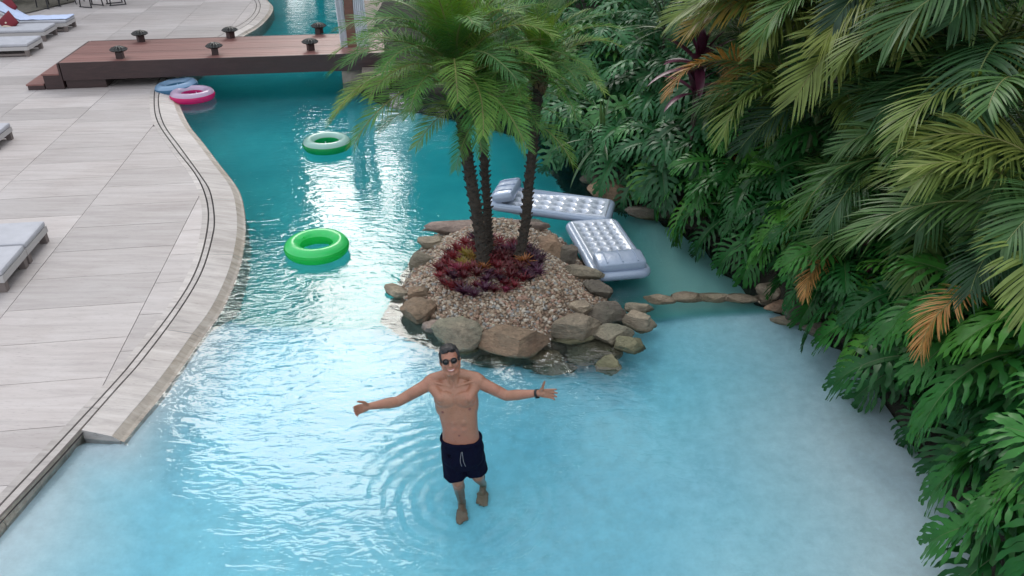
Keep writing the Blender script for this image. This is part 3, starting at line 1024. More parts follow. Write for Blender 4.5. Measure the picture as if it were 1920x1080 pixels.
# ------------------------------------------------------------------ dark wire chairs and table at the top edge
MAT['wire'] = M('dark_wire', 0.5, Metallic=0.5).color((0.03, 0.03, 0.035)).mat
def wire_chair(u, v, rz, label):
    p = P(u, v, ZD)
    t = empty('chair', p, rz, label, 'chair', 'dark metal chairs at the top of the deck')
    g = Geo()
    for x in (-.24, .24):
        g = Geo(); g.tube([(x, -.26, 0.012), (x, .26, 0.012)], 0.018, 6)
        g.obj('runner', MAT['wire'], t)
    for x in (-.24, .24):
        for y in (-.24, .22):
            l = Geo(); l.tube([(x, y, 0.015), (x * .92, y * .9, 0.43)], 0.02, 6); l.obj('leg', MAT['wire'], t)
    bm = bmesh.new(); bm_box(bm, (0, 0, .44), (.5, .5, .035), None, .01); bm_obj('seat', bm, MAT['wire'], t)
    g = Geo()
    for k in range(7):
        x = -.24 + k * .08
        g.tube([(x, .24, .45), (x * 1.05, .33, .85)], .014, 5)
    g.tube([(-.26, .33, .85), (0, .36, .87), (.26, .33, .85)], .014, 6)
    g.obj('backrest', MAT['wire'], t)
    return t
wire_chair(218, 8, 2.2, 'dark metal chair standing apart at the right of the dining set')
wire_chair(172, 12, 1.2, 'dark metal chair drawn up to the round table')
wire_chair(92, 14, -1.9, 'dark metal chair nearest the planting bed')
tp = P(135, 6, ZD)
tb = empty('garden_table', tp, 0, 'dark round metal table among chairs at the top edge of the deck', 'table')
bm = bmesh.new(); bmesh.ops.create_cone(bm, cap_ends=True, segments=32, radius1=.5, radius2=.5, depth=.03)
bmesh.ops.translate(bm, vec=(0, 0, .73), verts=bm.verts); bm_obj('tabletop', bm, MAT['wire'], tb)
for k in range(4):
    a = pi / 4 + k * pi / 2
    g = Geo(); g.tube([(cos(a) * .4, sin(a) * .4, .012), (cos(a) * .3, sin(a) * .3, .4), (cos(a) * .34, sin(a) * .34, .715)], .016, 6); g.obj('leg', MAT['wire'], tb)
# planting bed with a shrub in the top left corner
bedp = [P(-60, 22, ZD + .03), P(50, 24, ZD + .03), P(140, 2, ZD + .03), P(150, -20, ZD + .03), P(-60, -20, ZD + .03)]
bed = mobj('planting_bed', bedp, [(0, 1, 2, 3, 4)], soil_mat('grey_mulch', (0.16, 0.14, 0.11), (0.06, 0.055, 0.045)))
tag(bed, kind='structure')
sp = P(12, 10, ZD)
sh = empty('shrub', sp, 0, 'bright green shrub in the far top left corner behind the loungers', 'shrub')
c = leaf_cloud(700, 0.9, 0.7, 0.75, 0.22, 5, 0.2).obj('foliage', MAT['date_new'], sh); c.location = (0, 0.3, 0.75)
g = Geo(); g.tube([(0, .3, 0), (0.05, .3, .4), (0, .3, .9)], [.05, .04, .02], 6); g.obj('stem', MAT['bark'], sh)

# ------------------------------------------------------------------ swim rings
def vinyl(name, c, rough=0.25, trans=0.5, c2=None):
    m = M(name, rough)
    m.b.inputs['Coat Weight'].default_value = 0.3
    m.color(c)
    tr = m.node('BsdfTranslucent'); tr.inputs['Color'].default_value = (*(c2 or c), 1)
    mx = m.node('MixShader'); mx.inputs[0].default_value = trans
    m.l.new(m.b.outputs[0], mx.inputs[1]); m.l.new(tr.outputs[0], mx.inputs[2]); m.l.new(mx.outputs[0], m.out.inputs['Surface'])
    return m.mat
def half_torus(R, r, a0, a1, n=64, m=12, wr=0.0):
    g = Geo()
    for i in range(n):
        t = 2 * pi * i / n
        for k in range(m + 1):
            a = a0 + (a1 - a0) * k / m
            rr = r * (1 + wr * sin(t * 23) * (0.5 + 0.5 * cos(a + pi)))
            g.v.append(Vector(((R + rr * cos(a)) * cos(t), (R + rr * cos(a)) * sin(t), rr * sin(a))))
    for i in range(n):
        j = (i + 1) % n
        for k in range(m):
            g.f.append((i * (m + 1) + k, j * (m + 1) + k, j * (m + 1) + k + 1, i * (m + 1) + k + 1)); g.m.append(0)
    return g
def swim_ring(u, v, D, top, bottom, label, tilt=(0, 0), z=0.085):
    p = P(u, v, z)
    r = D * 0.128; R = D / 2 - r
    t = empty('swim_ring', p, RND.uniform(0, 6), label, 'swim ring', 'inflatable rings on the pool')
    half_torus(R, r, radians(22), radians(158), wr=.012).obj('upper_half', top, t, True)
    half_torus(R, r, radians(158), radians(382), wr=.012).obj('lower_half', bottom, t, True)
    g = Geo(); g.tube([(R - r * .75, 0, r * .62), (R - r * 1.1, 0, r * .9)], [.012, .010], 8); g.obj('valve', top, t)
    g = Geo(); g.tube([Vector(((R + r) * cos(a), (R + r) * sin(a), 0.012)) for a in [2 * pi * k / 64 for k in range(64)]], 0.004, 5, closed=True); g.obj('seam', bottom, t)
    t.rotation_euler.rotate(Euler((tilt[0], tilt[1], 0)))
    return t
green = vinyl('green_vinyl_highlight', (0.10, 0.78, 0.26), c2=(0.16, 0.95, 0.36))  # top half lightened to paint a soft highlight; the vinyl is one green
swim_ring(594, 462, 0.86, green, vinyl('base_green_vinyl', (0.04, 0.66, 0.15)), 'solid bright green swim ring floating left of the island')
swim_ring(613, 269, 0.86, vinyl('pale_clear_vinyl', (0.42, 0.66, 0.60), .2, .4), vinyl('sea_green_vinyl', (0.01, 0.42, 0.12)), 'green swim ring with a pale milky top, farther up the pool')
swim_ring(361, 178, 0.92, vinyl('lilac_clear_vinyl', (0.62, 0.50, 0.66), .2, .4), vinyl('hot_pink_vinyl', (0.86, 0.04, 0.24)), 'pink swim ring with a pale lilac top against the coping')
swim_ring(331, 163, 0.92, vinyl('pale_blue_vinyl', (0.30, 0.47, 0.66), .2, .4), vinyl('steel_blue_vinyl', (0.08, 0.24, 0.40)), 'blue swim ring tucked under the bridge behind the pink one', (0.0, -0.10), 0.12)

# ------------------------------------------------------------------ silver air mattresses
mv = M('silver_vinyl', 0.2, Metallic=0.12, Coat_Weight=0.5); mv.color((0.52, 0.57, 0.66))
mv.bump(mv.noise(mv.coords(), 40, 3), 0.004)
MAT['silver'] = mv.mat
mv2 = M('silver_blue_vinyl', 0.24, Metallic=0.08, Coat_Weight=0.4); mv2.color((0.33, 0.40, 0.52))
mv2.bump(mv2.noise(mv2.coords(), 30, 3), 0.006)
MAT['silver2'] = mv2.mat
def air_mattress(p_head, p_foot, W, cols, rows, label, pillow_up, bend=0.0, mat=None):
    """runs from the pillow end (head) to the foot; a lattice of round pockets between welded dimples"""
    mat = mat or MAT['silver']
    d = p_foot - p_head; L = d.length
    t = empty('air_mattress', p_head, atan2(d.y, d.x), label, 'air mattress', 'silver air mattresses beside the island')
    g = Geo()
    nx, ny = 110, 44
    b = 0.035
    for j in range(ny + 1):
        for i in range(nx + 1):
            x, y = L * i / nx, W * (j / ny - .5)
            e = min(x, L - x, W / 2 - abs(y))
            edge = sqrt(max(0, 1 - max(0, 1 - e / b) ** 2))
            inn = sstep(b * 1.3, b * 2.2, e)
            cx = (x - 2 * b) / (L - 4 * b) * rows; cyy = (y + W / 2 - 2 * b) / (W - 4 * b) * cols
            fx, fy = cx % 1 - .5, cyy % 1 - .5
            rr = sqrt(fx * fx + fy * fy)
            pocket = -0.055 * exp(-(rr / 0.27) ** 2) - 0.012 * (abs(cos(pi * cx)) ** 8 + abs(cos(pi * cyy)) ** 8) * .3
            z = 0.02 + 0.10 * edge + inn * (pocket - 0.005)
            z += bend * max(0, 0.3 - x / L) ** 2 * 4
            g.v.append(Vector((x, y, z)))
    for j in range(ny):
        for i in range(nx):
            a = j * (nx + 1) + i
            g.f.append((a, a + 1, a + nx + 2, a + nx + 1)); g.m.append(0)
    top = g.obj('pocketed_top', mat, t, True)
    # side tube all round
    pts = []
    rc = 0.09
    for (cx, cy2, a0) in ((L - rc, W / 2 - rc, 0), (rc, W / 2 - rc, 90), (rc, -W / 2 + rc, 180), (L - rc, -W / 2 + rc, 270)):
        for k in range(7):
            a = radians(a0 + 15 * k)
            x = cx + rc * cos(a)
            pts.append(Vector((x, cy2 + rc * sin(a), 0.045 + bend * max(0, 0.3 - x / L) ** 2 * 4)))
    g = Geo(); g.tube(pts, 0.062, 12, closed=True); g.obj('side_tube', MAT['silver2'], t, True)
    bm = bmesh.new(); bm_box(bm, (0, 0, 0), (0.34, W * .98, 0.16), None, 0.07)
    bmesh.ops.subdivide_edges(bm, edges=bm.edges[:], cuts=2, use_grid_fill=True)
    pl = bm_obj('pillow', bm, MAT['silver2'], t, True)
    pl.location = (0.17, 0, 0.15 + pillow_up + bend * 0.28); pl.rotation_euler = (0, -radians(14) if bend else radians(-6), 0)
    g = Geo()
    for k in (-.3, 0, .3): g.tube([(.03, W * k, .085), (.17, W * k, .095), (.31, W * k, .085)], .01, 6)
    w = g.obj('weld_line', MAT['silver2'], pl); w.location = (-.17, 0, -.005)
    return t
air_mattress(P(930, 384, .05), P(1142, 403, .05), 0.68, 3, 8, 'silver air mattress lying crosswise behind the island trunks', 0.02, 0.30)
air_mattress(P(1167, 522, .05), P(1108, 424, .06), 0.66, 4, 9, 'silver-blue air mattress pointing at the viewer beside the island rocks', 0.01)

#@@PART3
# ------------------------------------------------------------------ the island: mound, boulders, pebbles
IC = P(925, 540, 0.3)
ISL_PX = [(745, 545), (770, 500), (790, 455), (835, 425), (900, 408), (985, 412), (1050, 440), (1090, 480), (1120, 530), (1150, 570), (1165, 590),
          (1120, 610), (1070, 622), (1000, 630), (930, 630), (870, 620), (815, 600), (775, 580)]
ISL = [P(u, v, 0.05) for u, v in ISL_PX]
ISLC = smooth_curve(ISL + [ISL[0]], 4)
def inside(px, py, poly):
    c = False
    for i in range(len(poly)):
        a, b = poly[i - 1], poly[i]
        if (a.y > py) != (b.y > py) and px < (b.x - a.x) * (py - a.y) / (b.y - a.y) + a.x: c = not c
    return c
def isl_z(x, y):
    d, _ = seg_dist(x, y, ISLC)
    if not inside(x, y, ISLC): return -0.02 - d * 3.0
    return 0.02 + 0.30 * sstep(0.0, 0.85, d) + 0.03 * mnoise.noise((x * 2, y * 2, 5))
xs = [p.x for p in ISLC]; ys = [p.y for p in ISLC]
mound = grid('island_mound', min(xs) - .6, max(xs) + .6, min(ys) - .6, max(ys) + .6, 0.06, isl_z, MAT['mound'], keep=lambda v: v[2] > -1.0)
tag(mound, kind='structure')

def boulder(name, c, s, seed, mat, rz=0.0, cuts=5, tilt=(0, 0), sub=4, rough=0.16):
    r = random.Random(seed)
    bm = bmesh.new()
    bmesh.ops.create_icosphere(bm, subdivisions=sub, radius=1.0)
    planes = []
    for _ in range(cuts):
        n = Vector((r.uniform(-1, 1), r.uniform(-1, 1), r.uniform(-0.5, 1))).normalized()
        planes.append((n, r.uniform(0.55, 0.82)))
    planes.append((Vector((r.uniform(-.25, .25), r.uniform(-.25, .25), 1)).normalized(), r.uniform(0.5, 0.7)))
    off = Vector((seed * 3.7, seed * 1.3, 0))
    for v in bm.verts:
        p = v.co.copy()
        p *= 1 + rough * 1.6 * mnoise.noise(p * 1.1 + off)
        for n, d in planes:
            q = p.dot(n) - d
            if q > 0: p -= n * q * 0.95
        p *= 1 + rough * 0.35 * mnoise.noise(p * 4.0 + off) + rough * .16 * mnoise.noise(p * 9.0 + off)
        v.co = Vector((p.x * s[0], p.y * s[1], p.z * s[2]))
    o = bm_obj(name, bm, mat, None, True)
    o.data.set_sharp_from_angle(angle=radians(24))
    o.location = c
    o.rotation_euler = (tilt[0], tilt[1], rz)
    return o

def px_boulder(u, v, w, h, z, mat, seed, label, depth=None, sz=None, **kw):
    """boulder whose middle shows at pixel (u, v), about w x h pixels large"""
    p = P(u, v, z)
    dpt = p.y * cos(PITCH) + (CAM_H - p.z) * sin(PITCH)
    k = dpt / F_PX
    sx = w * k / 2 * 1.12
    hh = h * k / 2 * 1.12
    szz = sz if sz else hh * 0.85
    sy = depth if depth else hh * 1.1
    o = boulder('boulder', p, (sx, sy, szz), seed, mat, **kw)
    tag(o, label, 'rock', 'boulders round the palm island')
    return o
BR, BTN, BG, BM_, BD, BP = (MAT['rock_' + k] for k in ('brown', 'tan', 'grey', 'moss', 'dark', 'pink'))
ROCKS = [
    (783, 583, 64, 58, 0.07, BR, 'brown rounded boulder at the left end of the island rim'),
    (822, 612, 50, 36, 0.05, BP, 'small pinkish stone left of the grey-green angular boulder'),
    (862, 624, 84, 66, 0.08, BG, 'grey-green angular boulder directly above the man\'s head'),
    (862, 655, 70, 28, -0.03, BM_, 'mossy yellow-brown stone at the waterline under the grey-green boulder'),
    (968, 640, 150, 74, 0.06, BR, 'largest brown boulder in the middle of the island front'),
    (1078, 612, 92, 66, 0.10, BTN, 'tan faceted boulder right of the largest brown one'),
    (1078, 638, 90, 30, -0.03, BM_, 'dark brown wet stone below the tan faceted boulder'),
    (1091, 577, 48, 30, 0.20, BTN, 'small smooth beige stone lying on the pebbles at the right'),
    (1133, 588, 70, 46, 0.10, BD, 'dark gravelly stone behind the grey slabs at the right'),
    (1142, 628, 92, 46, 0.03, BG, 'flat grey slab at the right end of the island'),
    (1196, 602, 58, 44, 0.05, BTN, 'tan-green boulder at the far right tip of the island'),
    (1182, 647, 52, 38, 0.03, BM_, 'mossy olive stone below the right tip'),
    (1192, 578, 56, 28, 0.0, BG, 'half-sunk grey stone behind the right tip'),
    (1112, 668, 104, 74, -0.16, BG, 'big submerged grey-green rock in front of the right rocks'),
    (1142, 690, 46, 46, -0.06, BM_, 'yellow-brown rock just under the water, lowest of the right group'),
    (905, 428, 190, 44, 0.14, BP, 'broad flat pinkish boulder at the back of the island behind the trunks'),
    (812, 455, 60, 36, 0.10, BTN, 'low tan boulder at the back left of the island'),
    (746, 548, 46, 32, 0.03, BTN, 'small stone standing apart at the left tip of the island'),
    (785, 548, 50, 30, 0.09, BR, 'flat brown stone half buried at the left side of the pebbles'),
    (790, 490, 40, 40, 0.07, BG, 'grey stone on the left shore of the island'),
    (1030, 462, 60, 50, 0.22, BR, 'brown ochre boulder right of the leaning trunk'),
    (1066, 478, 40, 50, 0.12, BD, 'dark wet stone between the ochre boulder and the air mattress'),
    (1090, 512, 74, 32, 0.14, BG, 'wedge shaped dark slab beside the silver-blue mattress'),
    (1120, 545, 50, 44, 0.07, BD, 'dark stone below the corner of the silver-blue mattress'),
    (1000, 418, 40, 24, 0.06, BD, 'dark wet stone at the back right of the pinkish boulder'),
    (950, 690, 130, 40, -0.30, BG, 'submerged flat stone in front of the largest brown boulder'),
    (1015, 683, 70, 40, -0.22, BR, 'submerged brown stone right of the man\'s head'),
    (1040, 712, 90, 34, -0.34, BG, 'submerged grey stone near the outstretched hand with the watch'),
]
for i, (u, v, w, h, z, m, lab) in enumerate(ROCKS):
    px_boulder(u, v, w, h, z, m, 100 + i * 7, lab, rz=RND.uniform(-.3, .3), cuts=9 if i in (2, 5, 9, 22) else 6, rough=.15 if i == 4 else .24)

# pebbles
def pebble_field(n):
    r = random.Random(3)
    base = []
    bm = bmesh.new(); bmesh.ops.create_icosphere(bm, subdivisions=1, radius=1.0)
    bv = [v.co.copy() for v in bm.verts]; bf = [tuple(v.index for v in f.verts) for f in bm.faces]; bm.free()
    V, Fc = [], []
    k = 0
    while k < n:
        x, y = r.uniform(min(xs), max(xs)), r.uniform(min(ys), max(ys))
        if not inside(x, y, ISLC): continue
        d, _ = seg_dist(x, y, ISLC)
        if d < 0.04: continue
        s = r.choice((.012, .015, .018, .022, .028))
        z = isl_z(x, y) + r.uniform(-.004, .02)
        q = Euler((r.uniform(-.6, .6), r.uniform(-.6, .6), r.uniform(0, 6.3))).to_matrix()
        sc = Vector((s * r.uniform(1, 1.5), s * r.uniform(.8, 1.1), s * r.uniform(.55, .8)))
        b = len(V); c = Vector((x, y, z))
        V += [c + q @ Vector((p.x * sc.x, p.y * sc.y, p.z * sc.z)) for p in bv]
        Fc += [tuple(b + i for i in f) for f in bf]
        k += 1
    return V, Fc
pv, pf = pebble_field(15000)
peb = mobj('pebbles', pv, pf, MAT['pebble'], smooth=True)
tag(peb, 'cream, brown and grey river pebbles covering the island', 'pebbles', kind='stuff')

# ------------------------------------------------------------------ fronds
def frond_geo(L, n, leaf_l, leaf_w, e0, bend, seed, sweep=(1.25, 0.5), vee=0.35, droop=0.5, petiole=0.18, segs=3, r0=0.014, prof=None, curl=0.0):
    """one pinnate frond along +X: rachis bending under its weight, leaflets both sides"""
    r = random.Random(seed)
    g = Geo()
    pts, tans = [], []
    p = Vector((0, 0, 0)); N = 26
    for i in range(N + 1):
        t = i / N
        a = e0 - bend * t ** 1.25
        yaw = curl * t * t
        d = Vector((cos(a) * cos(yaw), cos(a) * sin(yaw), sin(a)))
        pts.append(p.copy()); tans.append(d)
        p = p + d * (L / N)
    g.tube(pts, [r0 * (1 - 0.85 * i / N) + .0015 for i in range(N + 1)], 5, mi=1)
    prof = prof or (lambda t: (0.45 + 0.75 * sin(pi * min(1, (t * 0.85 + 0.12)))) )
    for side in (-1, 1):
        for k in range(n):
            t = petiole + (1 - petiole) * (k + 0.5 + r.uniform(-.2, .2)) / n
            f = t * N; i = min(int(f), N - 1)
            o = pts[i].lerp(pts[i + 1], f - i); T = tans[i]
            B = T.cross(Vector((0, 0, 1))).normalized() * -side
            U = B.cross(T).normalized()
            if U.z < 0: U = -U
            sw = sweep[0] * (1 - t) + sweep[1] * t + r.uniform(-.08, .08)
            vv = vee * (1 - .3 * t) + r.uniform(-.28, .28)
            d = (T * cos(sw) + (B * cos(vv) + U * sin(vv)) * sin(sw)).normalized()
            l = leaf_l * prof(t) * r.uniform(.9, 1.08)
            w = leaf_w * (0.7 + .3 * prof(t)) * r.uniform(.85, 1.1)
            q = o.copy(); row = []
            wd = T.cross(d); wd = d.cross(wd).normalized()          # across the leaflet, along the rachis
            dd = d.copy()
            for s in range(segs + 1):
                ts = s / segs
                ww = w * (0.55 if s == 0 else (1.0 if ts < .7 else .75)) * (0.04 if s == segs else 1)
                row.append((q - wd * ww * .5, q + wd * ww * .5))
                dd = (dd + Vector((0, 0, -droop * l * 1.1 / segs * (0.5 + ts)))).normalized()
                q = q + dd * (l / segs)
            vs = [x for pr in row for x in pr]
            fs = [(2 * s, 2 * s + 1, 2 * s + 3, 2 * s + 2) for s in range(segs)]
            g.add(vs, fs, 0)
    return g

# pygmy date palms: fine drooping leaflets
DATE = []
for k, (e0, bend) in enumerate(((1.35, 1.0), (1.15, 1.4), (0.95, 1.5), (0.72, 1.5), (0.48, 1.4), (0.22, 1.25))):
    DATE.append([frond_geo(1.36, 64, 0.25, 0.0085, e0 + dv, bend, 40 + k * 5 + j, (1.15, 0.55), 0.35, 1.3, 0.14, 3, .010, curl=(j - .5) * .35).data('frond', [MAT['date_mid'] if k < 1 else MAT['date'], MAT['rachis']]) for j, dv in enumerate((0.0, 0.12))])
SPEAR = frond_geo(0.95, 50, 0.22, 0.008, 1.35, 0.45, 77, (0.75, 0.3), 0.2, 0.35, 0.08, 3, .012).data('frond', [MAT['date_new'], MAT['rachis']])

def palm_trunk(path, r0, r1, stubs, seed):
    r = random.Random(seed)
    line = smooth_curve([Vector(p) for p in path], 10)
    n = len(line)
    g = Geo()
    g.tube(line, [(r0 + (r1 - r0) * i / (n - 1)) * (1 + .05 * sin(i * 2.4)) * (1.35 if i < 2 else 1.1 if i < 4 else 1) for i in range(n)], 14)
    for k in range(stubs):
        t = (k + .5) / stubs
        f = t * (n - 1); i = min(int(f), n - 2)
        c = line[i].lerp(line[i + 1], f - i)
        rr = r0 + (r1 - r0) * t
        a = k * 2.399 + r.uniform(-.2, .2)
        q = Euler((0, radians(-38) + r.uniform(-.25, .25), a), 'XYZ').to_matrix()
        o = c + Vector((cos(a), sin(a), 0)) * rr * .88
        l = 0.035 + .015 * r.random()
        vs = [o + q @ Vector(x) for x in ((-.02, -.026, -.014), (-.02, .026, -.014), (-.02, .024, .016), (-.02, -.024, .016), (l, -.010, -.002), (l, .010, -.002), (l, .008, .008), (l, -.008, .008))]
        g.add(vs, [(0, 3, 2, 1), (4, 5, 6, 7), (0, 1, 5, 4), (1, 2, 6, 5), (2, 3, 7, 6), (3, 0, 4, 7)])
    return g, line

def date_palm(path, r0, r1, label, nf, scale, seed, stubs=150, skirt=True):
    r = random.Random(seed)
    t = empty('date_palm', path[0], 0, label, 'palm tree', 'slender palms on the pebble island')
    rel = [Vector(p) - Vector(path[0]) for p in path]
    g, line = palm_trunk(rel, r0, r1, stubs, seed)
    g.obj('trunk', MAT['bark'], t)
    top = line[-1]
    g = Geo()
    for k in range(60):
        a = k * 2.399; z = -0.28 + .36 * k / 60
        q = Euler((0, radians(-62), a)).to_matrix()
        o = top + Vector((cos(a) * r1 * .8, sin(a) * r1 * .8, z))
        l = .14
        vs = [o + q @ Vector(x) for x in ((0, -.03, -.01), (0, .03, -.01), (0, .025, .01), (0, -.025, .01), (l, -.008, 0), (l, .008, 0), (l, .006, .006), (l, -.006, .006))]
        g.add(vs, [(0, 3, 2, 1), (4, 5, 6, 7), (0, 1, 5, 4), (1, 2, 6, 5), (2, 3, 7, 6), (3, 0, 4, 7)])
    g.obj('leaf_bases', MAT['fibre'], t)
    for k in range(nf):
        age = (k + r.random()) / nf                     # 0 young .. 1 old
        cls = min(5, int(age * 6))
        o = link(bpy.data.objects.new('frond', DATE[cls][k % 2]), t)
        a = k * 2.399963 + r.uniform(-.2, .2)
        z = .10 - .26 * age
        o.location = top + Vector((cos(a) * r1 * .5, sin(a) * r1 * .5, z))
        o.rotation_euler = (r.uniform(-.2, .2), r.uniform(-.12, .12), a)
        s = scale * r.uniform(.88, 1.08) * (0.85 + .15 * min(1, age * 4))
        o.scale = (s, s, s)
    for k in range(9):
        o = link(bpy.data.objects.new('frond', SPEAR), t)
        a = k * 2.4 + r.random()
        o.location = top + Vector((0, 0, .12))
        o.rotation_euler = (0, r.uniform(-.1, .25), a)
        s = scale * r.uniform(.55, .8); o.scale = (s, s, s)
    return t
def ptr(pxs, y): return [PY(u, v, y) for u, v in pxs]
b1 = P(907, 500, 0.33)
date_palm([b1, PY(897, 420, b1.y + .02), PY(880, 320, b1.y + .05), PY(866, 225, b1.y + .08), PY(856, 130, b1.y + .1)], .070, .060, 'tallest stout-trunked palm in front, its crown filling the top of the island group', 60, 1.08, 5, 190)
b2 = P(917, 480, 0.33)
date_palm([b2, PY(914, 400, b2.y), PY(908, 300, b2.y + .05), PY(905, 190, b2.y + .1)], .046, .042, 'thinnest palm trunk close behind the tallest one', 30, 0.9, 6, 150)
b3 = P(972, 492, 0.32)
date_palm([b3, PY(985, 420, b3.y + .05), PY(992, 340, b3.y + .1), PY(1003, 240, b3.y + .2), PY(1012, 130, b3.y + .25)], .058, .050, 'palm leaning right, standing apart on the right side of the island', 34, 0.73, 9, 150)

# ------------------------------------------------------------------ bromeliads under the palms
def rosette(n, l, w, seed, mat, up=0.55):
    r = random.Random(seed)
    g = Geo()
    for k in range(n):
        a = k * 2.4 + r.uniform(-.2, .2); age = k / n
        e = 1.35 - 1.1 * age * (1.2 - up)
        ll = l * (0.6 + .45 * age) * r.uniform(.85, 1.1)
        q = Vector((0, 0, .01)); row = []
        B = Vector((-sin(a), cos(a), 0))
        for s in range(4):
            ts = s / 3
            ww = w * (.9, 1.0, .8, .08)[s]
            row += [q - B * ww / 2, q + Vector((0, 0, -ww * .18)), q + B * ww / 2]
            ee = e - 1.0 * ts * (1 - up * .4)
            q = q + Vector((cos(a) * cos(ee), sin(a) * cos(ee), sin(ee))) * ll / 3
        fs = []
        for s in range(3):
            b = s * 3
            fs += [(b, b + 1, b + 4, b + 3), (b + 1, b + 2, b + 5, b + 4)]
        g.add(row, fs)
    return g
BROM = {}
for key, mt in (('red', 'brom_red'), ('dark', 'brom_dark'), ('yellow', 'brom_yellow'), ('orange', 'brom_orange')):
    BROM[key] = [rosette(26, .165, .022, 60 + j, MAT[mt]).data('bromeliad', MAT[mt]) for j in range(3)]
spots = []
r = random.Random(21)
for k in range(2500):
    u, v = r.uniform(815, 1025), r.uniform(442, 548)
    # crescent of planting round the trunk bases
    e = ((u - 918) / 98) ** 2 + ((v - 498) / 45) ** 2
    if e > 1 or ((u - 955) / 26) ** 2 + ((v - 452) / 14) ** 2 < .6: continue
    if u > 985 and v > 525: continue
    p = P(u, v, .33)
    if any((p - q[0]).length < .092 for q in spots): continue
    if (p - b1).length < .1 or (p - b3).length < .09: continue
    spots.append((p, u, v))
spots = spots[:150]
for k, (p, u, v) in enumerate(spots):
    key = 'red'
    lab = 'small dark red bromeliad rosette in the bed round the palm trunks'; grp = 'red bromeliads round the palm trunks'
    if 858 < u < 890 and 480 < v < 503: key = 'yellow'; lab = 'yellow-green bromeliad among the red ones left of the tallest trunk'; grp = 'yellow bromeliads left of the trunk'
    elif u > 985 or (v > 525 and k % 4 == 0) or k % 9 == 0: key = 'dark'; lab = 'dark purple bromeliad rosette in the red bed on the island'; grp = 'dark purple bromeliads on the island'
    elif k % 37 == 3: key = 'orange'; lab = 'orange tinged bromeliad rosette in the red bed on the island'; grp = 'orange bromeliads on the island'
    o = link(bpy.data.objects.new('bromeliad', BROM[key][k % 3]))
    o.location = (p.x, p.y, isl_z(p.x, p.y) + .01)
    o.rotation_euler = (r.uniform(-.2, .2), r.uniform(-.2, .2), r.uniform(0, 6.3))
    s = r.uniform(.85, 1.25); o.scale = (s, s, s)
    tag(o, lab, 'bromeliad', grp)

# ------------------------------------------------------------------ ledge of stones across the right-hand water and rocks along the bank
def shore_rock(u, v, w, h, z, mat, seed, lab, grp='rocks along the planted bank', **kw):
    o = px_boulder(u, v, w, h, z, mat, seed, lab, **kw)
    o['group'] = grp
LEDGE = [(1240, 563, 60, 12, 'flat tan stone at the island end of the thin ledge'), (1290, 560, 64, 13, 'dark flat stone, second of the thin ledge from the island'),
         (1340, 559, 60, 12, 'tan flat stone in the middle of the thin ledge'), (1390, 561, 62, 12, 'dark flat stone, second of the thin ledge from the bank'),
         (1432, 564, 40, 13, 'short tan stone where the thin ledge reaches the bank')]
for i, (u, v, w, h, lab) in enumerate(LEDGE):
    shore_rock(u, v, w, h, -0.03, MAT['rock_ledge'], 400 + i, lab, 'stones of the thin ledge across the water', depth=.12, sz=.06)
SH = [(1445, 545, 50, 40, .06, BTN, 'tan rock where the stone ledge meets the planted bank'),
      (1465, 575, 60, 30, .03, BR, 'brown layered rock at the bank just below the ledge end'),
      (1480, 602, 66, 20, .02, BTN, 'flat tan stone jutting into the water below the ledge end'),
      (1510, 592, 70, 40, .10, BD, 'dark layered rock under the philodendron leaves'),
      (1535, 618, 60, 36, .08, BD, 'dark rock nearest the corner of the bright shallow water'),
      (1160, 362, 110, 62, .05, BR, 'big brown rock overhung by leaves behind the air mattress'),
      (1235, 398, 110, 44, .02, BD, 'dark wet rock right of the big brown rock at the cove'),
      (1120, 338, 60, 30, .0, BD, 'dark wedge rock at the far corner of the cove')]
for i, (u, v, w, h, z, m, lab) in enumerate(SH):
    shore_rock(u, v, w, h, z, m, 440 + i * 3, lab)

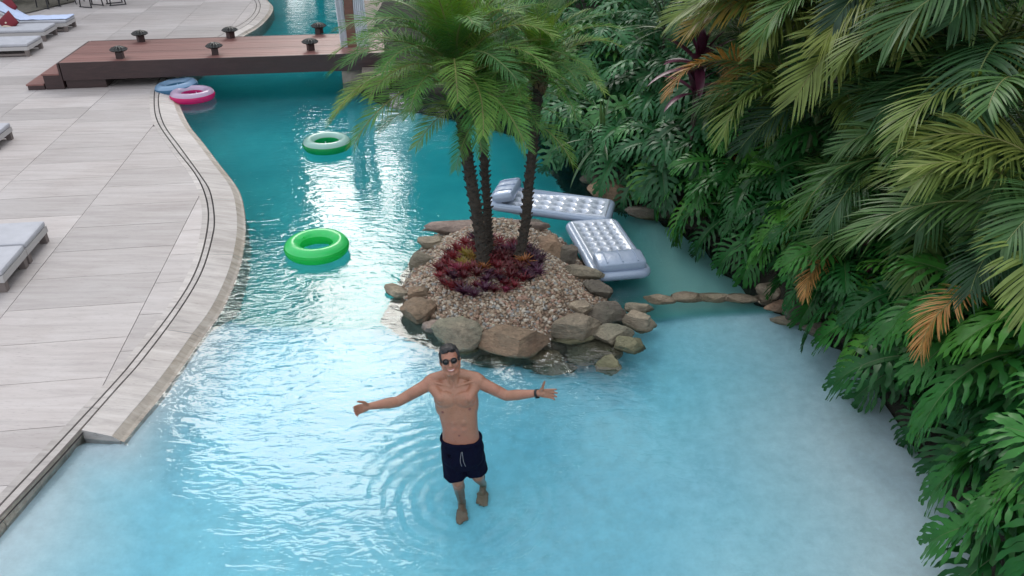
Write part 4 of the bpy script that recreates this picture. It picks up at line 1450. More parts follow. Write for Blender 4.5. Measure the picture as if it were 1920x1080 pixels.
#@@PART4
# ------------------------------------------------------------------ planted bank: philodendrons
def philo_leaf(Lp, Lb, W, e_pet, droop, seed, lobes=9, deep=0.72):
    """split leaf: petiole arching from the origin, then a deeply lobed, wavy blade hanging from it"""
    r = random.Random(seed)
    g = Geo()
    p = Vector((0, 0, 0)); path = []
    N = 8
    for i in range(N + 1):
        t = i / N; a = e_pet - 0.75 * t * t
        path.append(p.copy()); p = p + Vector((cos(a), 0, sin(a))) * (Lp / N)
    g.tube(path, [0.012 - .004 * i / N for i in range(N + 1)], 5, mi=1)
    a0 = e_pet - 0.75
    mid, tan = [], []
    q = path[-1].copy(); K = 20
    for i in range(K + 1):
        t = i / K; a = a0 - droop * t ** 0.8
        d = Vector((cos(a), 0, sin(a)))
        mid.append(q.copy()); tan.append(d); q = q + d * (Lb / K)
    g.tube(mid, [.009 * (1 - .85 * i / K) for i in range(K + 1)], 4, mi=1)
    Y = Vector((0, 1, 0))
    fold = 0.30
    def frame(t):
        f = max(0, min(K - 1e-4, t * K)); i = int(f)
        m = mid[i].lerp(mid[i + 1], f - i); T = tan[i]
        U = T.cross(Y) * -1
        if U.z < 0: U = -U
        return m, T, U
    for s in (-1, 1):
        # inner blade beside the midrib
        row = []
        for i in range(K + 1):
            t = i / K
            m, T, U = frame(t)
            w = W * 0.5 * (1 - deep) * (0.55 + .9 * sin(pi * min(1, t * .8 + .15))) * (1 if t < .93 else .5)
            row += [m, m + (Y * s * cos(fold) + U * sin(fold)) * w]
        g.add(row, [(2 * i, 2 * i + 1, 2 * i + 3, 2 * i + 2) if s > 0 else (2 * i, 2 * i + 2, 2 * i + 3, 2 * i + 1) for i in range(K)])
        for k in range(lobes):
            u = k / (lobes - 1)
            t = 0.02 + 0.93 * u
            m, T, U = frame(t)
            ang = radians(128) * (1 - u) ** 1.15 + radians(22) * u + r.uniform(-.07, .07)
            ll = W * 0.5 * (0.62 + 0.55 * sin(pi * min(1.0, u * 0.72 + 0.22))) * r.uniform(.88, 1.08) * (0.85 if u > .93 else 1)
            wb = Lb * 0.93 / lobes * 0.34 * (1.25 - .45 * u)
            side = Y * s * cos(fold) + U * sin(fold)
            d = (T * cos(ang) + side * sin(ang)).normalized()
            across = (T * sin(ang) - side * cos(ang)).normalized()
            if across.dot(T) < 0 and ang < 1.6: across = -across
            q = m + side * W * .02
            st = 9
            dd = d.copy(); rows = []
            ph = r.uniform(0, 6)
            for j in range(st + 1):
                x = j / st
                ww = wb * (0.75 + 0.42 * sin(pi * x ** .8) + 0.40 * sin(x * 15 + ph) * (x > .12)) * (0.10 if j == st else 1)
                wave = 0.22 * wb * sin(x * 9 + ph + k)
                n_ = dd.cross(across).normalized()
                if n_.z < 0: n_ = -n_
                rows += [q - across * ww + n_ * wave, q - n_ * .14 * wb, q + across * ww - n_ * wave]
                dd = (dd + Vector((0, 0, -0.16 * (0.5 + x)))).normalized()
                q = q + dd * (ll / st)
            fs = []
            for j in range(st):
                b = 3 * j
                fs += [(b, b + 1, b + 4, b + 3), (b + 1, b + 2, b + 5, b + 4)]
            g.add(rows, fs)
    return g
def philo_set(mat, far=False):
    out = []
    for j, (Lp, Lb, W, e, dr) in enumerate(((.55, .72, .62, 1.25, 1.2), (.62, .80, .70, 1.05, 1.35), (.60, .70, .60, .80, 1.3), (.70, .85, .66, .55, 1.25),
                                            (.50, .66, .56, 1.40, .9), (.62, .76, .66, .30, 1.15))):
        out.append(philo_leaf(Lp, Lb, W, e, dr, 200 + j, 10 if far else 12, .86).data('leaf', [MAT[mat], MAT['stalk']], True))
    return out
PH = philo_set('philo')
PHF = philo_set('philo_far', True)

def philodendron(p, n, scale, seed, label, grp=None, far=False, lean=None):
    """leaves spread from a short stem; lean = azimuth the leaves favour"""
    r = random.Random(seed)
    t = empty('philodendron', p, 0, label, 'philodendron', grp)
    g = Geo(); g.tube([(0, 0, -.25), (.02, 0, .05), (0, .02, .22 * scale)], [.05, .045, .03], 6); g.obj('stem', MAT['stalk'], t)
    leaves = PHF if far else PH
    for k in range(n):
        age = (k + .5) / n
        a = k * 2.399963 + r.uniform(-.35, .35)
        if lean is not None:
            da = (a - lean + pi) % (2 * pi) - pi
            a = lean + da * 0.62
        idx = (4, 0, 1, 2, 3, 5)[min(5, int(age * 6))]
        o = link(bpy.data.objects.new('leaf', leaves[idx]), t)
        o.location = (0, 0, .20 * scale * (1 - age))
        o.rotation_euler = (r.uniform(-.45, .45), r.uniform(-.18, .18), a)
        s = scale * r.uniform(.80, 1.15); o.scale = (s, s, s * r.uniform(.9, 1.05))
    return t

def bank_at(u, v, s):
    """ground point s metres inland of the bank, starting from the water edge seen at (u, v)"""
    p = P(u, v, 0)
    best = min(range(len(BANK_C) - 1), key=lambda i: (BANK_C[i] - p).length)
    T = (BANK_C[min(best + 1, len(BANK_C) - 1)] - BANK_C[max(best - 1, 0)]).normalized()
    n = Vector((T.y, -T.x, 0))
    q = p + n * s
    q.z = land_z(q.x, q.y)
    return q, atan2(-n.y, -n.x)

G1 = 'split leaf philodendrons overhanging the water'
PHILOS = [  # (edge pixel), inland, leaves, scale, label
    (1762, 1075, .25, 11, 1.0, 'philodendron in the bottom right corner, its long lobed leaf reaching over the pale water'),
    (1745, 985, .45, 11, .95, 'philodendron just above the bottom right corner plant'),
    (1720, 935, .20, 9, .62, 'small bright leaved philodendron poking out over the pale shallows at the lower right'),
    (1690, 885, .35, 12, .95, 'philodendron whose narrow leaf hangs furthest down over the pale shallows'),
    (1645, 810, .30, 12, .90, 'philodendron right of the bright shallow water, level with the swimmer\'s shorts'),
    (1605, 725, .30, 11, .85, 'philodendron at the bulge of the bank, level with the swimmer\'s hands'),
    (1580, 680, .55, 11, .9, 'philodendron above the bulge of the bank, with upright bright leaves'),
    (1545, 640, .50, 10, .72, 'philodendron behind the dark bank rocks near the ledge'),
    (1500, 598, .60, 10, .75, 'philodendron over the layered bank rocks at the ledge end'),
    (1440, 560, .70, 11, .80, 'philodendron above the tan rock where the ledge meets the bank'),
    (1400, 520, .35, 12, .85, 'dark philodendron draping over the cove just above the ledge'),
    (1350, 480, .35, 12, .88, 'dark philodendron hanging over the middle of the cove'),
    (1300, 435, .35, 12, .85, 'dark philodendron over the cove, right of the wet rock'),
    (1235, 400, .55, 12, .85, 'philodendron directly above the dark wet cove rock'),
    (1180, 375, .55, 12, .80, 'philodendron above the big brown cove rock'),
    (1120, 345, .25, 12, .80, 'philodendron with striped leaves nearest the leaning palm trunk'),
    (1085, 305, .25, 11, .75, 'philodendron at the water behind the palm fronds'),
    (1050, 255, .5, 10, .7, 'philodendron half hidden by the right palm crown'),
]
for i, (u, v, s, n, sc, lab) in enumerate(PHILOS):
    p, az = bank_at(u, v, s + (.70 if v > 840 else .45 if v > 640 else .1))
    philodendron(p + Vector((0, 0, .10)), n + 2, sc * (.98 if v > 640 else .95), 300 + i, lab, G1, i > 12, az)
# second row, higher up the bank
G2 = 'philodendrons in the second row of the bank'
ROW2 = [(1760, 1060, 1.1, 'philodendron filling the right edge below the lowest palm frond'), (1720, 930, 1.15, 'philodendron behind the narrow hanging leaf at the lower right'),
        (1660, 830, 1.1, 'broad philodendron in the second row, left of the orange dying frond tip'), (1620, 750, 1.2, 'philodendron in shade right under the orange dying frond'),
        (1560, 660, 1.3, 'philodendron in front of the purple ti leaves'), (1480, 590, 1.5, 'shaded philodendron under the drooping areca fronds'),
        (1390, 510, 1.3, 'philodendron behind the cove plants, left of the small orange frond'), (1310, 440, 1.3, 'philodendron under the red spiky bromeliad'),
        (1230, 400, 1.4, 'philodendron below the burgundy ti plant'), (1160, 365, 1.4, 'pale green philodendron in the middle of the far bank'),
        (1100, 320, 1.3, 'glossy blue-green philodendron right of the palm crowns'), (1060, 270, 1.5, 'blue-green philodendron behind the right palm crown')]
for i, (u, v, s, lab) in enumerate(ROW2):
    p, az = bank_at(u, v, s)
    philodendron(p + Vector((0, 0, .45)), 12, 1.0 if i < 7 else .95, 340 + i, lab, G2, i > 7, az)
# blue-green philodendrons climbing the far bank at the top of the picture
G3 = 'blue-green philodendrons on the far bank'
FARP = [(1150, 60, 15.0, 'glossy philodendron left of the spiky dracaena, among palms of the far bank'), (1200, 130, 14.2, 'pale green philodendron below and left of the spiky dracaena'),
        (1130, 150, 14.0, 'philodendron touching the right palm crown on the far bank'), (1250, 60, 15.5, 'shaded philodendron right behind the spiky dracaena'),
        (1090, 40, 17.0, 'small far philodendron beside the light spears of the leaning palm'), (1180, 15, 17.5, 'distant philodendron at the top edge left of the dracaena'),
        (1290, 150, 13.2, 'philodendron just left of the tall burgundy ti plant'), (1230, 215, 12.8, 'drooping philodendron below the burgundy ti plants, over dark gaps'),
        (1300, 30, 15.0, 'philodendron above the tall burgundy ti plant'), (1160, 225, 13.0, 'philodendron beside the bright green strappy plant, on its right'),
        (1020, 20, 19.5, 'far philodendron seen through the top of the palm crowns'), (1080, 110, 15.6, 'philodendron behind the tips of the right palm crown'),
        (1255, 290, 11.6, 'dark philodendron between the ti plants and the cove rocks'), (1330, 230, 11.5, 'dark philodendron below the orange areca frond'),
        (1110, 230, 13.6, 'philodendron left of the bright green strappy plant'), (1340, 90, 13.0, 'philodendron half covered by the yellow areca frond'),
        (1060, 175, 15.0, 'philodendron mostly hidden behind the right palm crown'), (1220, 20, 16.2, 'philodendron at the top edge directly above the dracaena')]
for i, (u, v, y, lab) in enumerate(FARP):
    p = PY(u, v, y); lz = land_z(p.x, p.y)
    p.z = max(p.z - .5, lz)
    t = philodendron(p, 13, 1.0, 380 + i, lab, G3, True, radians(215))
    if p.z > lz + .3:
        g = Geo(); g.tube([(0.1, 0.1, lz - p.z - .1), (0.05, 0, (lz - p.z) * .4), (0, 0, 0)], [.06, .05, .045], 6); g.obj('stem', MAT['bark'], t)
# gaps of the lower bank, between the first and the second row
G4 = 'philodendrons in the gaps of the lower bank'
GAPS = [(1800, 1085, .35, 1.05, 'philodendron at the very bottom of the right edge, cut by the frame'), (1790, 1010, .45, 1.05, 'philodendron in the bottom right corner, second from the bottom'),
        (1745, 930, .55, 1.0, 'philodendron right of the small bright leaved one'), (1690, 850, .50, 1.0, 'philodendron between the hanging leaf and the right edge'),
        (1640, 775, .55, 1.0, 'philodendron right of the bank bulge at hand height of the swimmer'), (1600, 700, .35, .9, 'philodendron at the tip of the bank bulge'),
        (1530, 625, .30, .7, 'small philodendron tucked between the dark bank rocks'), (1470, 575, .45, .75, 'philodendron right above the layered bank rock'),
        (1375, 500, .75, .9, 'philodendron in deep shade behind the cove'), (1270, 420, .80, .9, 'philodendron in deep shade above the wet cove rock')]
for i, (u, v, s_, sc, lab) in enumerate(GAPS):
    p, az = bank_at(u, v, s_ + (.5 if v > 840 else .25 if v > 640 else 0))
    philodendron(p + Vector((0, 0, .22)), 12, sc, 420 + i, lab, G4, False, az)

# ------------------------------------------------------------------ areca palms: long arching fronds with broad leaflets
ARE = {}
def areca_prof(t): return 0.30 + 0.80 * sin(pi * min(1.0, 0.16 + 0.80 * t)) ** .8
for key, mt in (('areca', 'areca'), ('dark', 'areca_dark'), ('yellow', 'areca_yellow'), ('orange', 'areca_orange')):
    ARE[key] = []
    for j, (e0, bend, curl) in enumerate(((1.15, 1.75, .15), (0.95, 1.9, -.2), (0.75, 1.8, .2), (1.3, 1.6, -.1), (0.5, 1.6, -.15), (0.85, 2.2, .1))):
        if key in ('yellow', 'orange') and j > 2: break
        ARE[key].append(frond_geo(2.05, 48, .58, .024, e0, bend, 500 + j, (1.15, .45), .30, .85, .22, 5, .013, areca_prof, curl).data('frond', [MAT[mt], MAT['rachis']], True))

def areca(crown, label, n, az, spread, scale, seed, mats=('areca',), extra=()):
    """crown: where the fronds leave the stems; a handful of ringed stems rises to it from the bank"""
    r = random.Random(seed)
    gz = land_z(crown.x, crown.y)
    t = empty('areca_palm', (crown.x, crown.y, gz), 0, label, 'palm', 'areca palms behind the philodendrons')
    H = crown.z - gz
    for k in range(4):
        a = k * 1.7 + r.random(); b = .16 * r.uniform(.5, 1.3)
        g = Geo(); g.tube([(cos(a) * b, sin(a) * b, -.15), (cos(a) * b * 1.3, sin(a) * b * 1.3, H * .5), (cos(a) * b * .9, sin(a) * b * .9, H + .05)], [.05, .042, .034], 8)
        g.obj('stem', MAT['stalk'], t)
    for k in range(n):
        f = (k + .5) / n
        a = az + (f - .5) * 2 * spread + r.uniform(-.22, .22)
        m = mats[k % len(mats)]
        o = link(bpy.data.objects.new('frond', ARE[m][(k * 5 + seed) % len(ARE[m])]), t)
        o.location = (r.uniform(-.15, .15), r.uniform(-.15, .15), H + r.uniform(-.35, .1))
        o.rotation_euler = (r.uniform(-.4, .4), r.uniform(-.2, .3), a)
        s = scale * r.uniform(.85, 1.12); o.scale = (s, s, s)
    for (m, j, a, roll, pitch, s, dz, *off) in extra:
        o = link(bpy.data.objects.new('frond', ARE[m][j]), t)
        o.location = (off[0] if off else 0, off[1] if off else 0, H + dz); o.rotation_euler = (roll, pitch, a); o.scale = (s, s, s)
    return t
W_ = radians(205)        # towards the pool and the camera
ARECAS = [
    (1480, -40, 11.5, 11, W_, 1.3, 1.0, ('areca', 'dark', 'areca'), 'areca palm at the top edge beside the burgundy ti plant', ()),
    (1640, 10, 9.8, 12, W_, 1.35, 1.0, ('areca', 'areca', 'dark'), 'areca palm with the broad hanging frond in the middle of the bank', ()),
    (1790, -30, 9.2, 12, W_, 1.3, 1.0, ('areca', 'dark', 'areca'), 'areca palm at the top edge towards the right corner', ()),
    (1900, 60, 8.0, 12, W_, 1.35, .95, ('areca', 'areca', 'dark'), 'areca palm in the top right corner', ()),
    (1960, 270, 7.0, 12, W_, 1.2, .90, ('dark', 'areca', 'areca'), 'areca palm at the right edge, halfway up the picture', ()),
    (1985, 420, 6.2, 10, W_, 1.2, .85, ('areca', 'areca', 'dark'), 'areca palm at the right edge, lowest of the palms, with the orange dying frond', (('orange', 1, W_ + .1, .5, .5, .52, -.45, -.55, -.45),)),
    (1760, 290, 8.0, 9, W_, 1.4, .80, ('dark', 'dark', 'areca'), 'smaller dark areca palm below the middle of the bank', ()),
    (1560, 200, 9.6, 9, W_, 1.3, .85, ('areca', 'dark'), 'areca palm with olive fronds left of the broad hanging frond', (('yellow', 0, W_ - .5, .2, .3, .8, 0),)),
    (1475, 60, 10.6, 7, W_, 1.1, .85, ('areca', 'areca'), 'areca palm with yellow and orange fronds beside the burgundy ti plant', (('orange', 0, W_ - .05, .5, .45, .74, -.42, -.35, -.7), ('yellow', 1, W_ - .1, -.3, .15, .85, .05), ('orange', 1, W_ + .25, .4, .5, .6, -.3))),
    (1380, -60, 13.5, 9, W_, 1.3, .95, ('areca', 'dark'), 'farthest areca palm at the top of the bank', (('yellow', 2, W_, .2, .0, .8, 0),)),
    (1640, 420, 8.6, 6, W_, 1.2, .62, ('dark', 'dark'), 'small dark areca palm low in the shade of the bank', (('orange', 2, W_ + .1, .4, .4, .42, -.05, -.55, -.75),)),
]
for i, (u, v, y, n, az, spd, sc, mats, lab, ex) in enumerate(ARECAS):
    areca(PY(u, v, y), lab, n, az, spd, sc, 20 + i, mats, ex)
# shaded palms filling the slope behind
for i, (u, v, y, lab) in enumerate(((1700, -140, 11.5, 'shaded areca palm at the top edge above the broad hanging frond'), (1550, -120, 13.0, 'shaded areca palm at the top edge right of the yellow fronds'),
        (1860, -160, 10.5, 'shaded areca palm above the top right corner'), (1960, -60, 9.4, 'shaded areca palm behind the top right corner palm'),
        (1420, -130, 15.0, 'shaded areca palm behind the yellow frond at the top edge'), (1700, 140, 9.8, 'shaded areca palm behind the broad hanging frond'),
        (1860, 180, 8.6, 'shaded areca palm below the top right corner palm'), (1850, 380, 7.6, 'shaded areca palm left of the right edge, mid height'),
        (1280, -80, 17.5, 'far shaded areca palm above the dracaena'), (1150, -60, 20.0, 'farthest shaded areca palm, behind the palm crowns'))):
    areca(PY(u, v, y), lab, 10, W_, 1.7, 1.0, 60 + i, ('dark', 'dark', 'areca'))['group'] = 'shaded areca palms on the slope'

# ------------------------------------------------------------------ ti plants, dracaena, spiky bromeliad
def strap_leaf(L, w, e0, bend, seed):
    g = Geo(); q = Vector((0, 0, 0)); rows = []; n = 8
    for s in range(n + 1):
        t = s / n
        ww = w * (sin(pi * min(1, .12 + .88 * t)) ** .7) * (1 if s < n else .05) + .004
        a = e0 - bend * t
        d = Vector((cos(a), 0, sin(a))); nn = Vector((-sin(a), 0, cos(a)))
        rows += [q + Vector((0, -ww / 2, 0)) + nn * ww * .22, q, q + Vector((0, ww / 2, 0)) + nn * ww * .22]
        q = q + d * L / n
    fs = []
    for s in range(n):
        b = 3 * s; fs += [(b, b + 1, b + 4, b + 3), (b + 1, b + 2, b + 5, b + 4)]
    g.add(rows, fs)
    return g
def rosette_plant(p, stem_h, n, L, w, mat, label, cat, seed, name, e=(1.45, .2), bend=.7):
    r = random.Random(seed)
    t = empty(name, p - Vector((0, 0, stem_h)), 0, label, cat)
    g = Geo(); g.tube([(0, 0, -.3), (.03, 0, stem_h * .5), (0, 0, stem_h)], [.028, .025, .02], 6); g.obj('stem', MAT['bark'], t)
    ds = [strap_leaf(L, w, 0, 0, 0).data('leaf', MAT[mat], True)] if False else [strap_leaf(L * (0.8 + .1 * j), w, e[0] + (e[1] - e[0]) * j / 4, bend * (.4 + .2 * j), j).data('leaf', MAT[mat], True) for j in range(5)]
    for k in range(n):
        age = (k + .5) / n
        o = link(bpy.data.objects.new('leaf', ds[min(4, int(age * 5))]), t)
        o.location = (0, 0, stem_h - .10 * age); o.rotation_euler = (r.uniform(-.15, .15), r.uniform(-.15, .15), k * 2.4 + r.uniform(-.2, .2))
    return t
rosette_plant(PY(1312, 118, 10.8), .9, 18, .62, .13, 'cordyline', 'tall burgundy ti plant left of the orange areca frond', 'ti plant', 1, 'ti_plant')
rosette_plant(PY(1302, 165, 10.9), .6, 14, .5, .11, 'cordyline', 'lower purple ti plant just under the tall burgundy one', 'ti plant', 2, 'ti_plant')
rosette_plant(PY(1612, 468, 7.9), .5, 10, .38, .09, 'cordyline', 'dark purple ti leaves in the shade above the pink pair', 'ti plant', 3, 'ti_plant')
rosette_plant(PY(1622, 530, 7.3), .4, 9, .30, .085, 'cordyline', 'pinkish purple ti leaves above the right philodendrons', 'ti plant', 4, 'ti_plant')
rosette_plant(PY(1246, 45, 14.0), 1.0, 26, .75, .05, 'dracaena', 'spiky green dracaena at the top of the far bank', 'dracaena', 5, 'dracaena', (1.4, -.1), .5)
rosette_plant(PY(1375, 285, 10.6), .5, 22, .34, .03, 'brom_orange', 'orange-red spiky bromeliad under the yellow frond', 'bromeliad', 6, 'spiky_bromeliad', (1.4, .1), .35)
# bright light green fan behind the right palm crown
rosette_plant(PY(1130, 255, 12.2), .5, 22, .8, .05, 'dracaena', 'bright green strappy plant between the palm crown and the cove', 'strappy plant', 8, 'strappy_plant', (1.45, -.2), .8)
# low dark cover on the slope under everything
def ground_cover(n, seed):
    r = random.Random(seed); g = Geo(); k = 0
    while k < n:
        x, y = r.uniform(-1, 12), r.uniform(3, 26)
        d, s = seg_dist(x, y, BANK_C)
        if s < 0 or d < .15 or d > 7: continue
        z = land_z(x, y) + r.uniform(.02, .38)
        sz = r.uniform(.10, .24)
        q = Euler((r.uniform(-.9, .9), r.uniform(-.9, .9), r.uniform(0, 6.3))).to_matrix()
        vs = [Vector((x, y, z)) + q @ Vector(c) * sz for c in ((-.5, 0, 0), (-.1, -.3, .05), (.7, 0, -.12), (-.1, .3, .05))]
        g.add(vs, [(0, 1, 2), (0, 2, 3)])
        k += 1
    return g
gc = ground_cover(9000, 4).obj('ground_cover', MAT['philo'])
tag(gc, 'dark leafy ground cover on the shaded slope under the plants', 'ground cover', kind='stuff')

#@@PART5
# ------------------------------------------------------------------ the man in the shallow water
def skin_material():
    m = M('skin', 0.38)
    n = m.noise(m.coords(), 9, 4, 0.6)
    c = m.ramp(n, [(0.3, (0.28, 0.130, 0.078)), (0.7, (0.36, 0.178, 0.112))])
    m.color(c)
    big = m.noise(m.coords(), 3.2, 3, 0.5)
    c = m.mix(m.ramp(big, [(0.40, 0.0), (0.62, 0.45)]), c, (0.37, 0.135, 0.09))
    spk = m.noise(m.coords(), 120, 2, 0.6)
    c = m.mix(1.0, c, m.ramp(spk, [(0.32, 0.8), (0.45, 1.0)]), 'MULTIPLY')
    m.color(c)
    m.b.inputs['Subsurface Weight'].default_value = 0.12
    m.b.inputs['Subsurface Radius'].default_value = (0.02, 0.008, 0.005)
    m.bump(m.noise(m.coords(), 55, 3), 0.002)
    return m.mat
MAT['skin'] = skin_material()
MAT['navy'] = cloth_mat('navy_swim_cloth', (0.0028, 0.0036, 0.016), 90)
MAT['navy'].node_tree.nodes['Principled BSDF'].inputs['Specular IOR Level'].default_value = 0.12
MAT['hair'] = M('black_hair', 0.55).color((0.012, 0.010, 0.011)).mat
MAT['lens'] = M('black_lens', 0.06).color((0.008, 0.006, 0.006)).mat
MAT['black'] = M('black_rubber', 0.5).color((0.012, 0.012, 0.013)).mat
MAT['white'] = M('white_cord', 0.7).color((0.28, 0.28, 0.29)).mat
MAT['lips'] = M('lips', 0.45).color((0.40, 0.15, 0.13)).mat
MAT['areola'] = M('brown_pink_skin', 0.6).color((0.20, 0.075, 0.06)).mat
MAT['teeth'] = M('teeth', 0.3).color((0.75, 0.72, 0.68)).mat

class Body:
    """closed shapes gathered, then fused into one continuous skin"""
    def __init__(self): self.bm = bmesh.new()
    def ell(self, c, r, rot=None, sub=3):
        q = bmesh.ops.create_icosphere(self.bm, subdivisions=sub, radius=1.0)['verts']
        m = Matrix.Translation(Vector(c)) @ (rot.to_4x4() if rot is not None else Matrix()) @ Matrix.Diagonal((*r, 1))
        bmesh.ops.transform(self.bm, matrix=m, verts=q)
    def cap(self, a, b, ra, rb, n=16):
        a, b = Vector(a), Vector(b)
        d = (b - a); L = d.length; d = d / L
        ref = Vector((0, 0, 1)) if abs(d.z) < .9 else Vector((0, 1, 0))
        x = d.cross(ref).normalized(); y = d.cross(x)
        rings = []
        for i in range(1, 5): t = -pi / 2 + pi / 2 * i / 5; rings.append((a + d * ra * sin(t), ra * cos(t)))
        for i in range(0, 5): rings.append((a.lerp(b, i / 4), ra + (rb - ra) * i / 4))
        for i in range(1, 5): t = pi / 2 * i / 5; rings.append((b + d * rb * sin(t), rb * cos(t)))
        self._loft([[c + (x * cos(2 * pi * k / n) + y * sin(2 * pi * k / n)) * r for k in range(n)] for c, r in rings])
    def chain(self, pts):
        for (a, ra), (b, rb) in zip(pts, pts[1:]): self.cap(a, b, ra, rb)
    def _loft(self, rows):
        vr = [[self.bm.verts.new(p) for p in row] for row in rows]
        n = len(rows[0])
        for a, b in zip(vr, vr[1:]):
            for k in range(n): self.bm.faces.new((a[k], a[(k + 1) % n], b[(k + 1) % n], b[k]))
        self.bm.faces.new(vr[0][::-1]); self.bm.faces.new(vr[-1])
    def sections(self, secs, ex=2.4, n=32, rz=0.0):
        rows = []
        for (cx, cy, cz, w, d) in secs:
            row = []
            for k in range(n):
                a = 2 * pi * k / n
                ca, sa = cos(a), sin(a)
                px = w * math.copysign(abs(ca) ** (2 / ex), ca); py = d * math.copysign(abs(sa) ** (2 / ex), sa)
                row.append(Vector((cx + px, cy + py, cz)))
            rows.append(row)
        self._loft(rows)
    def fuse(self, name, mat, parent, voxel=0.006, smooth=6, disp=None):
        bmesh.ops.recalc_face_normals(self.bm, faces=self.bm.faces)
        tmp = bpy.data.objects.new('tmp', bpy.data.meshes.new('tmp'))
        self.bm.to_mesh(tmp.data); self.bm.free()
        COL.objects.link(tmp)
        rm = tmp.modifiers.new('r', 'REMESH'); rm.mode = 'VOXEL'; rm.voxel_size = voxel
        sm = tmp.modifiers.new('s', 'SMOOTH'); sm.factor = 0.5; sm.iterations = smooth
        dg = bpy.context.evaluated_depsgraph_get(); dg.update()
        me = bpy.data.meshes.new_from_object(tmp.evaluated_get(dg))
        bpy.data.objects.remove(tmp)
        me.name = name
        if disp:
            for v in me.vertices: v.co += disp(v.co, v.normal)
        me.materials.clear(); me.materials.append(mat)
        me.polygons.foreach_set('use_smooth', [True] * len(me.polygons))
        return link(bpy.data.objects.new(name, me), parent)

man_o = Vector((-0.42, 5.2, -0.46))
man = empty('person', man_o, 0, 'person standing in the shallow water with arms spread, navy swim shorts and round sunglasses', 'person')
def W(p): return Vector(p) - man_o                    # world point to the person's own space
B = Body()
secs = [(-.42, 5.205, .36, .125, .085), (-.42, 5.20, .41, .160, .108), (-.42, 5.20, .47, .168, .115), (-.425, 5.19, .56, .152, .100), (-.43, 5.195, .66, .147, .096), (-.442, 5.215, .78, .158, .102),
        (-.455, 5.25, .90, .178, .110), (-.463, 5.275, .98, .182, .102), (-.468, 5.30, 1.05, .140, .078), (-.47, 5.305, 1.09, .075, .062)]
B.sections([(*W((a, b, c)), w, d) for a, b, c, w, d in secs])
SH_R, SH_L = Vector((-.655, 5.30, 1.03)), Vector((-.287, 5.30, 1.045))
EL_R, WR_R = PY(746, 753, 5.20), PY(692, 762, 5.05)
EL_L, WR_L = PY(950, 742, 5.24), PY(1010, 737, 5.13)
for sh, el, wr in ((SH_R, EL_R, WR_R), (SH_L, EL_L, WR_L)):
    up = (el - sh)
    B.cap(W(sh), W(el), .056, .044)
    B.ell(W(sh + up * .02), (.070, .068, .066))                                   # deltoid
    B.ell(W(sh + up * .5 + Vector((0, -.012, .012))), (.085, .046, .048), Vector((1, 0, 0)).rotation_difference(up.normalized()).to_matrix())
    B.ell(W(sh + up * .55 + Vector((0, .012, -.012))), (.095, .044, .046), Vector((1, 0, 0)).rotation_difference(up.normalized()).to_matrix())
    fo = wr - el
    B.cap(W(el), W(el + fo * .35), .043, .045); B.cap(W(el + fo * .35), W(wr), .043, .028)
    B.cap(W((-.47, 5.30, 1.13)), W(sh + Vector((0, .01, .035))), .045, .040)          # trapezius
    B.cap(W((-.47 + (.02 if sh.x > -.47 else -.02), 5.225, 1.045)), W(sh + Vector((0, -.035, .035))), .013, .014)   # collar bone
    sx = 1 if sh.x > -.47 else -1
    B.ell(W((-.460 + sx * .082, 5.176, .95)), (.092, .034, .072), Euler((-.25, 0, sx * .12)).to_matrix())       # chest muscle
    B.cap(W((-.460 + sx * .11, 5.18, .965)), W(sh + Vector((-sx * .01, -.03, -.02))), .045, .050)
    B.ell(W((-.452 + sx * .135, 5.25, .86)), (.045, .085, .115))                                               # side of the back
    for z, yy in ((.615, 5.096), (.685, 5.098), (.755, 5.106)):
        B.ell(W((-.432 + sx * .034, yy + .0165, z)), (.032, .016, .034))
# legs
for hip, knee, ank, toe in (((-.505, 5.20, .42), (-.468, 5.19, .06), (-.445, 5.25, -.375), (-.432, 5.05, -.435)),
                            ((-.335, 5.21, .42), (-.300, 5.27, .055), (-.262, 5.46, -.36), (-.268, 5.28, -.435))):
    hip, knee, ank, toe = map(Vector, (hip, knee, ank, toe))
    B.cap(W(hip), W(knee), .088, .056)
    B.ell(W(knee + Vector((0, -.018, .01))), (.046, .046, .055))
    B.cap(W(knee), W(ank), .050, .036)
    B.ell(W(knee.lerp(ank, .30) + Vector((0, .028, 0))), (.052, .052, .115))
    hd = (toe - ank); hd.z = 0; hd.normalize(); sd = Vector((-hd.y, hd.x, 0))
    B.cap(W(ank + Vector((0, .02, -.03))), W(ank.lerp(toe, .45) + Vector((0, 0, -.012))), .038, .032)
    B.ell(W(ank + Vector((0, .045, -.05))), (.034, .04, .034))
    for k in range(5):
        o = (k - 2) * .017
        ll = .175 - abs(k - (1 if hip.x < -.42 else 3)) * .011
        base = Vector((ank.x, ank.y, -.432)) + hd * .08 + sd * o * .8
        B.chain([(W(base + Vector((0, 0, .016))), .022), (W(base + hd * (ll - .08) + sd * o * .35), .014), (W(base + hd * (ll - .035) + sd * o * .4 + Vector((0, 0, -.004))), .0115)])
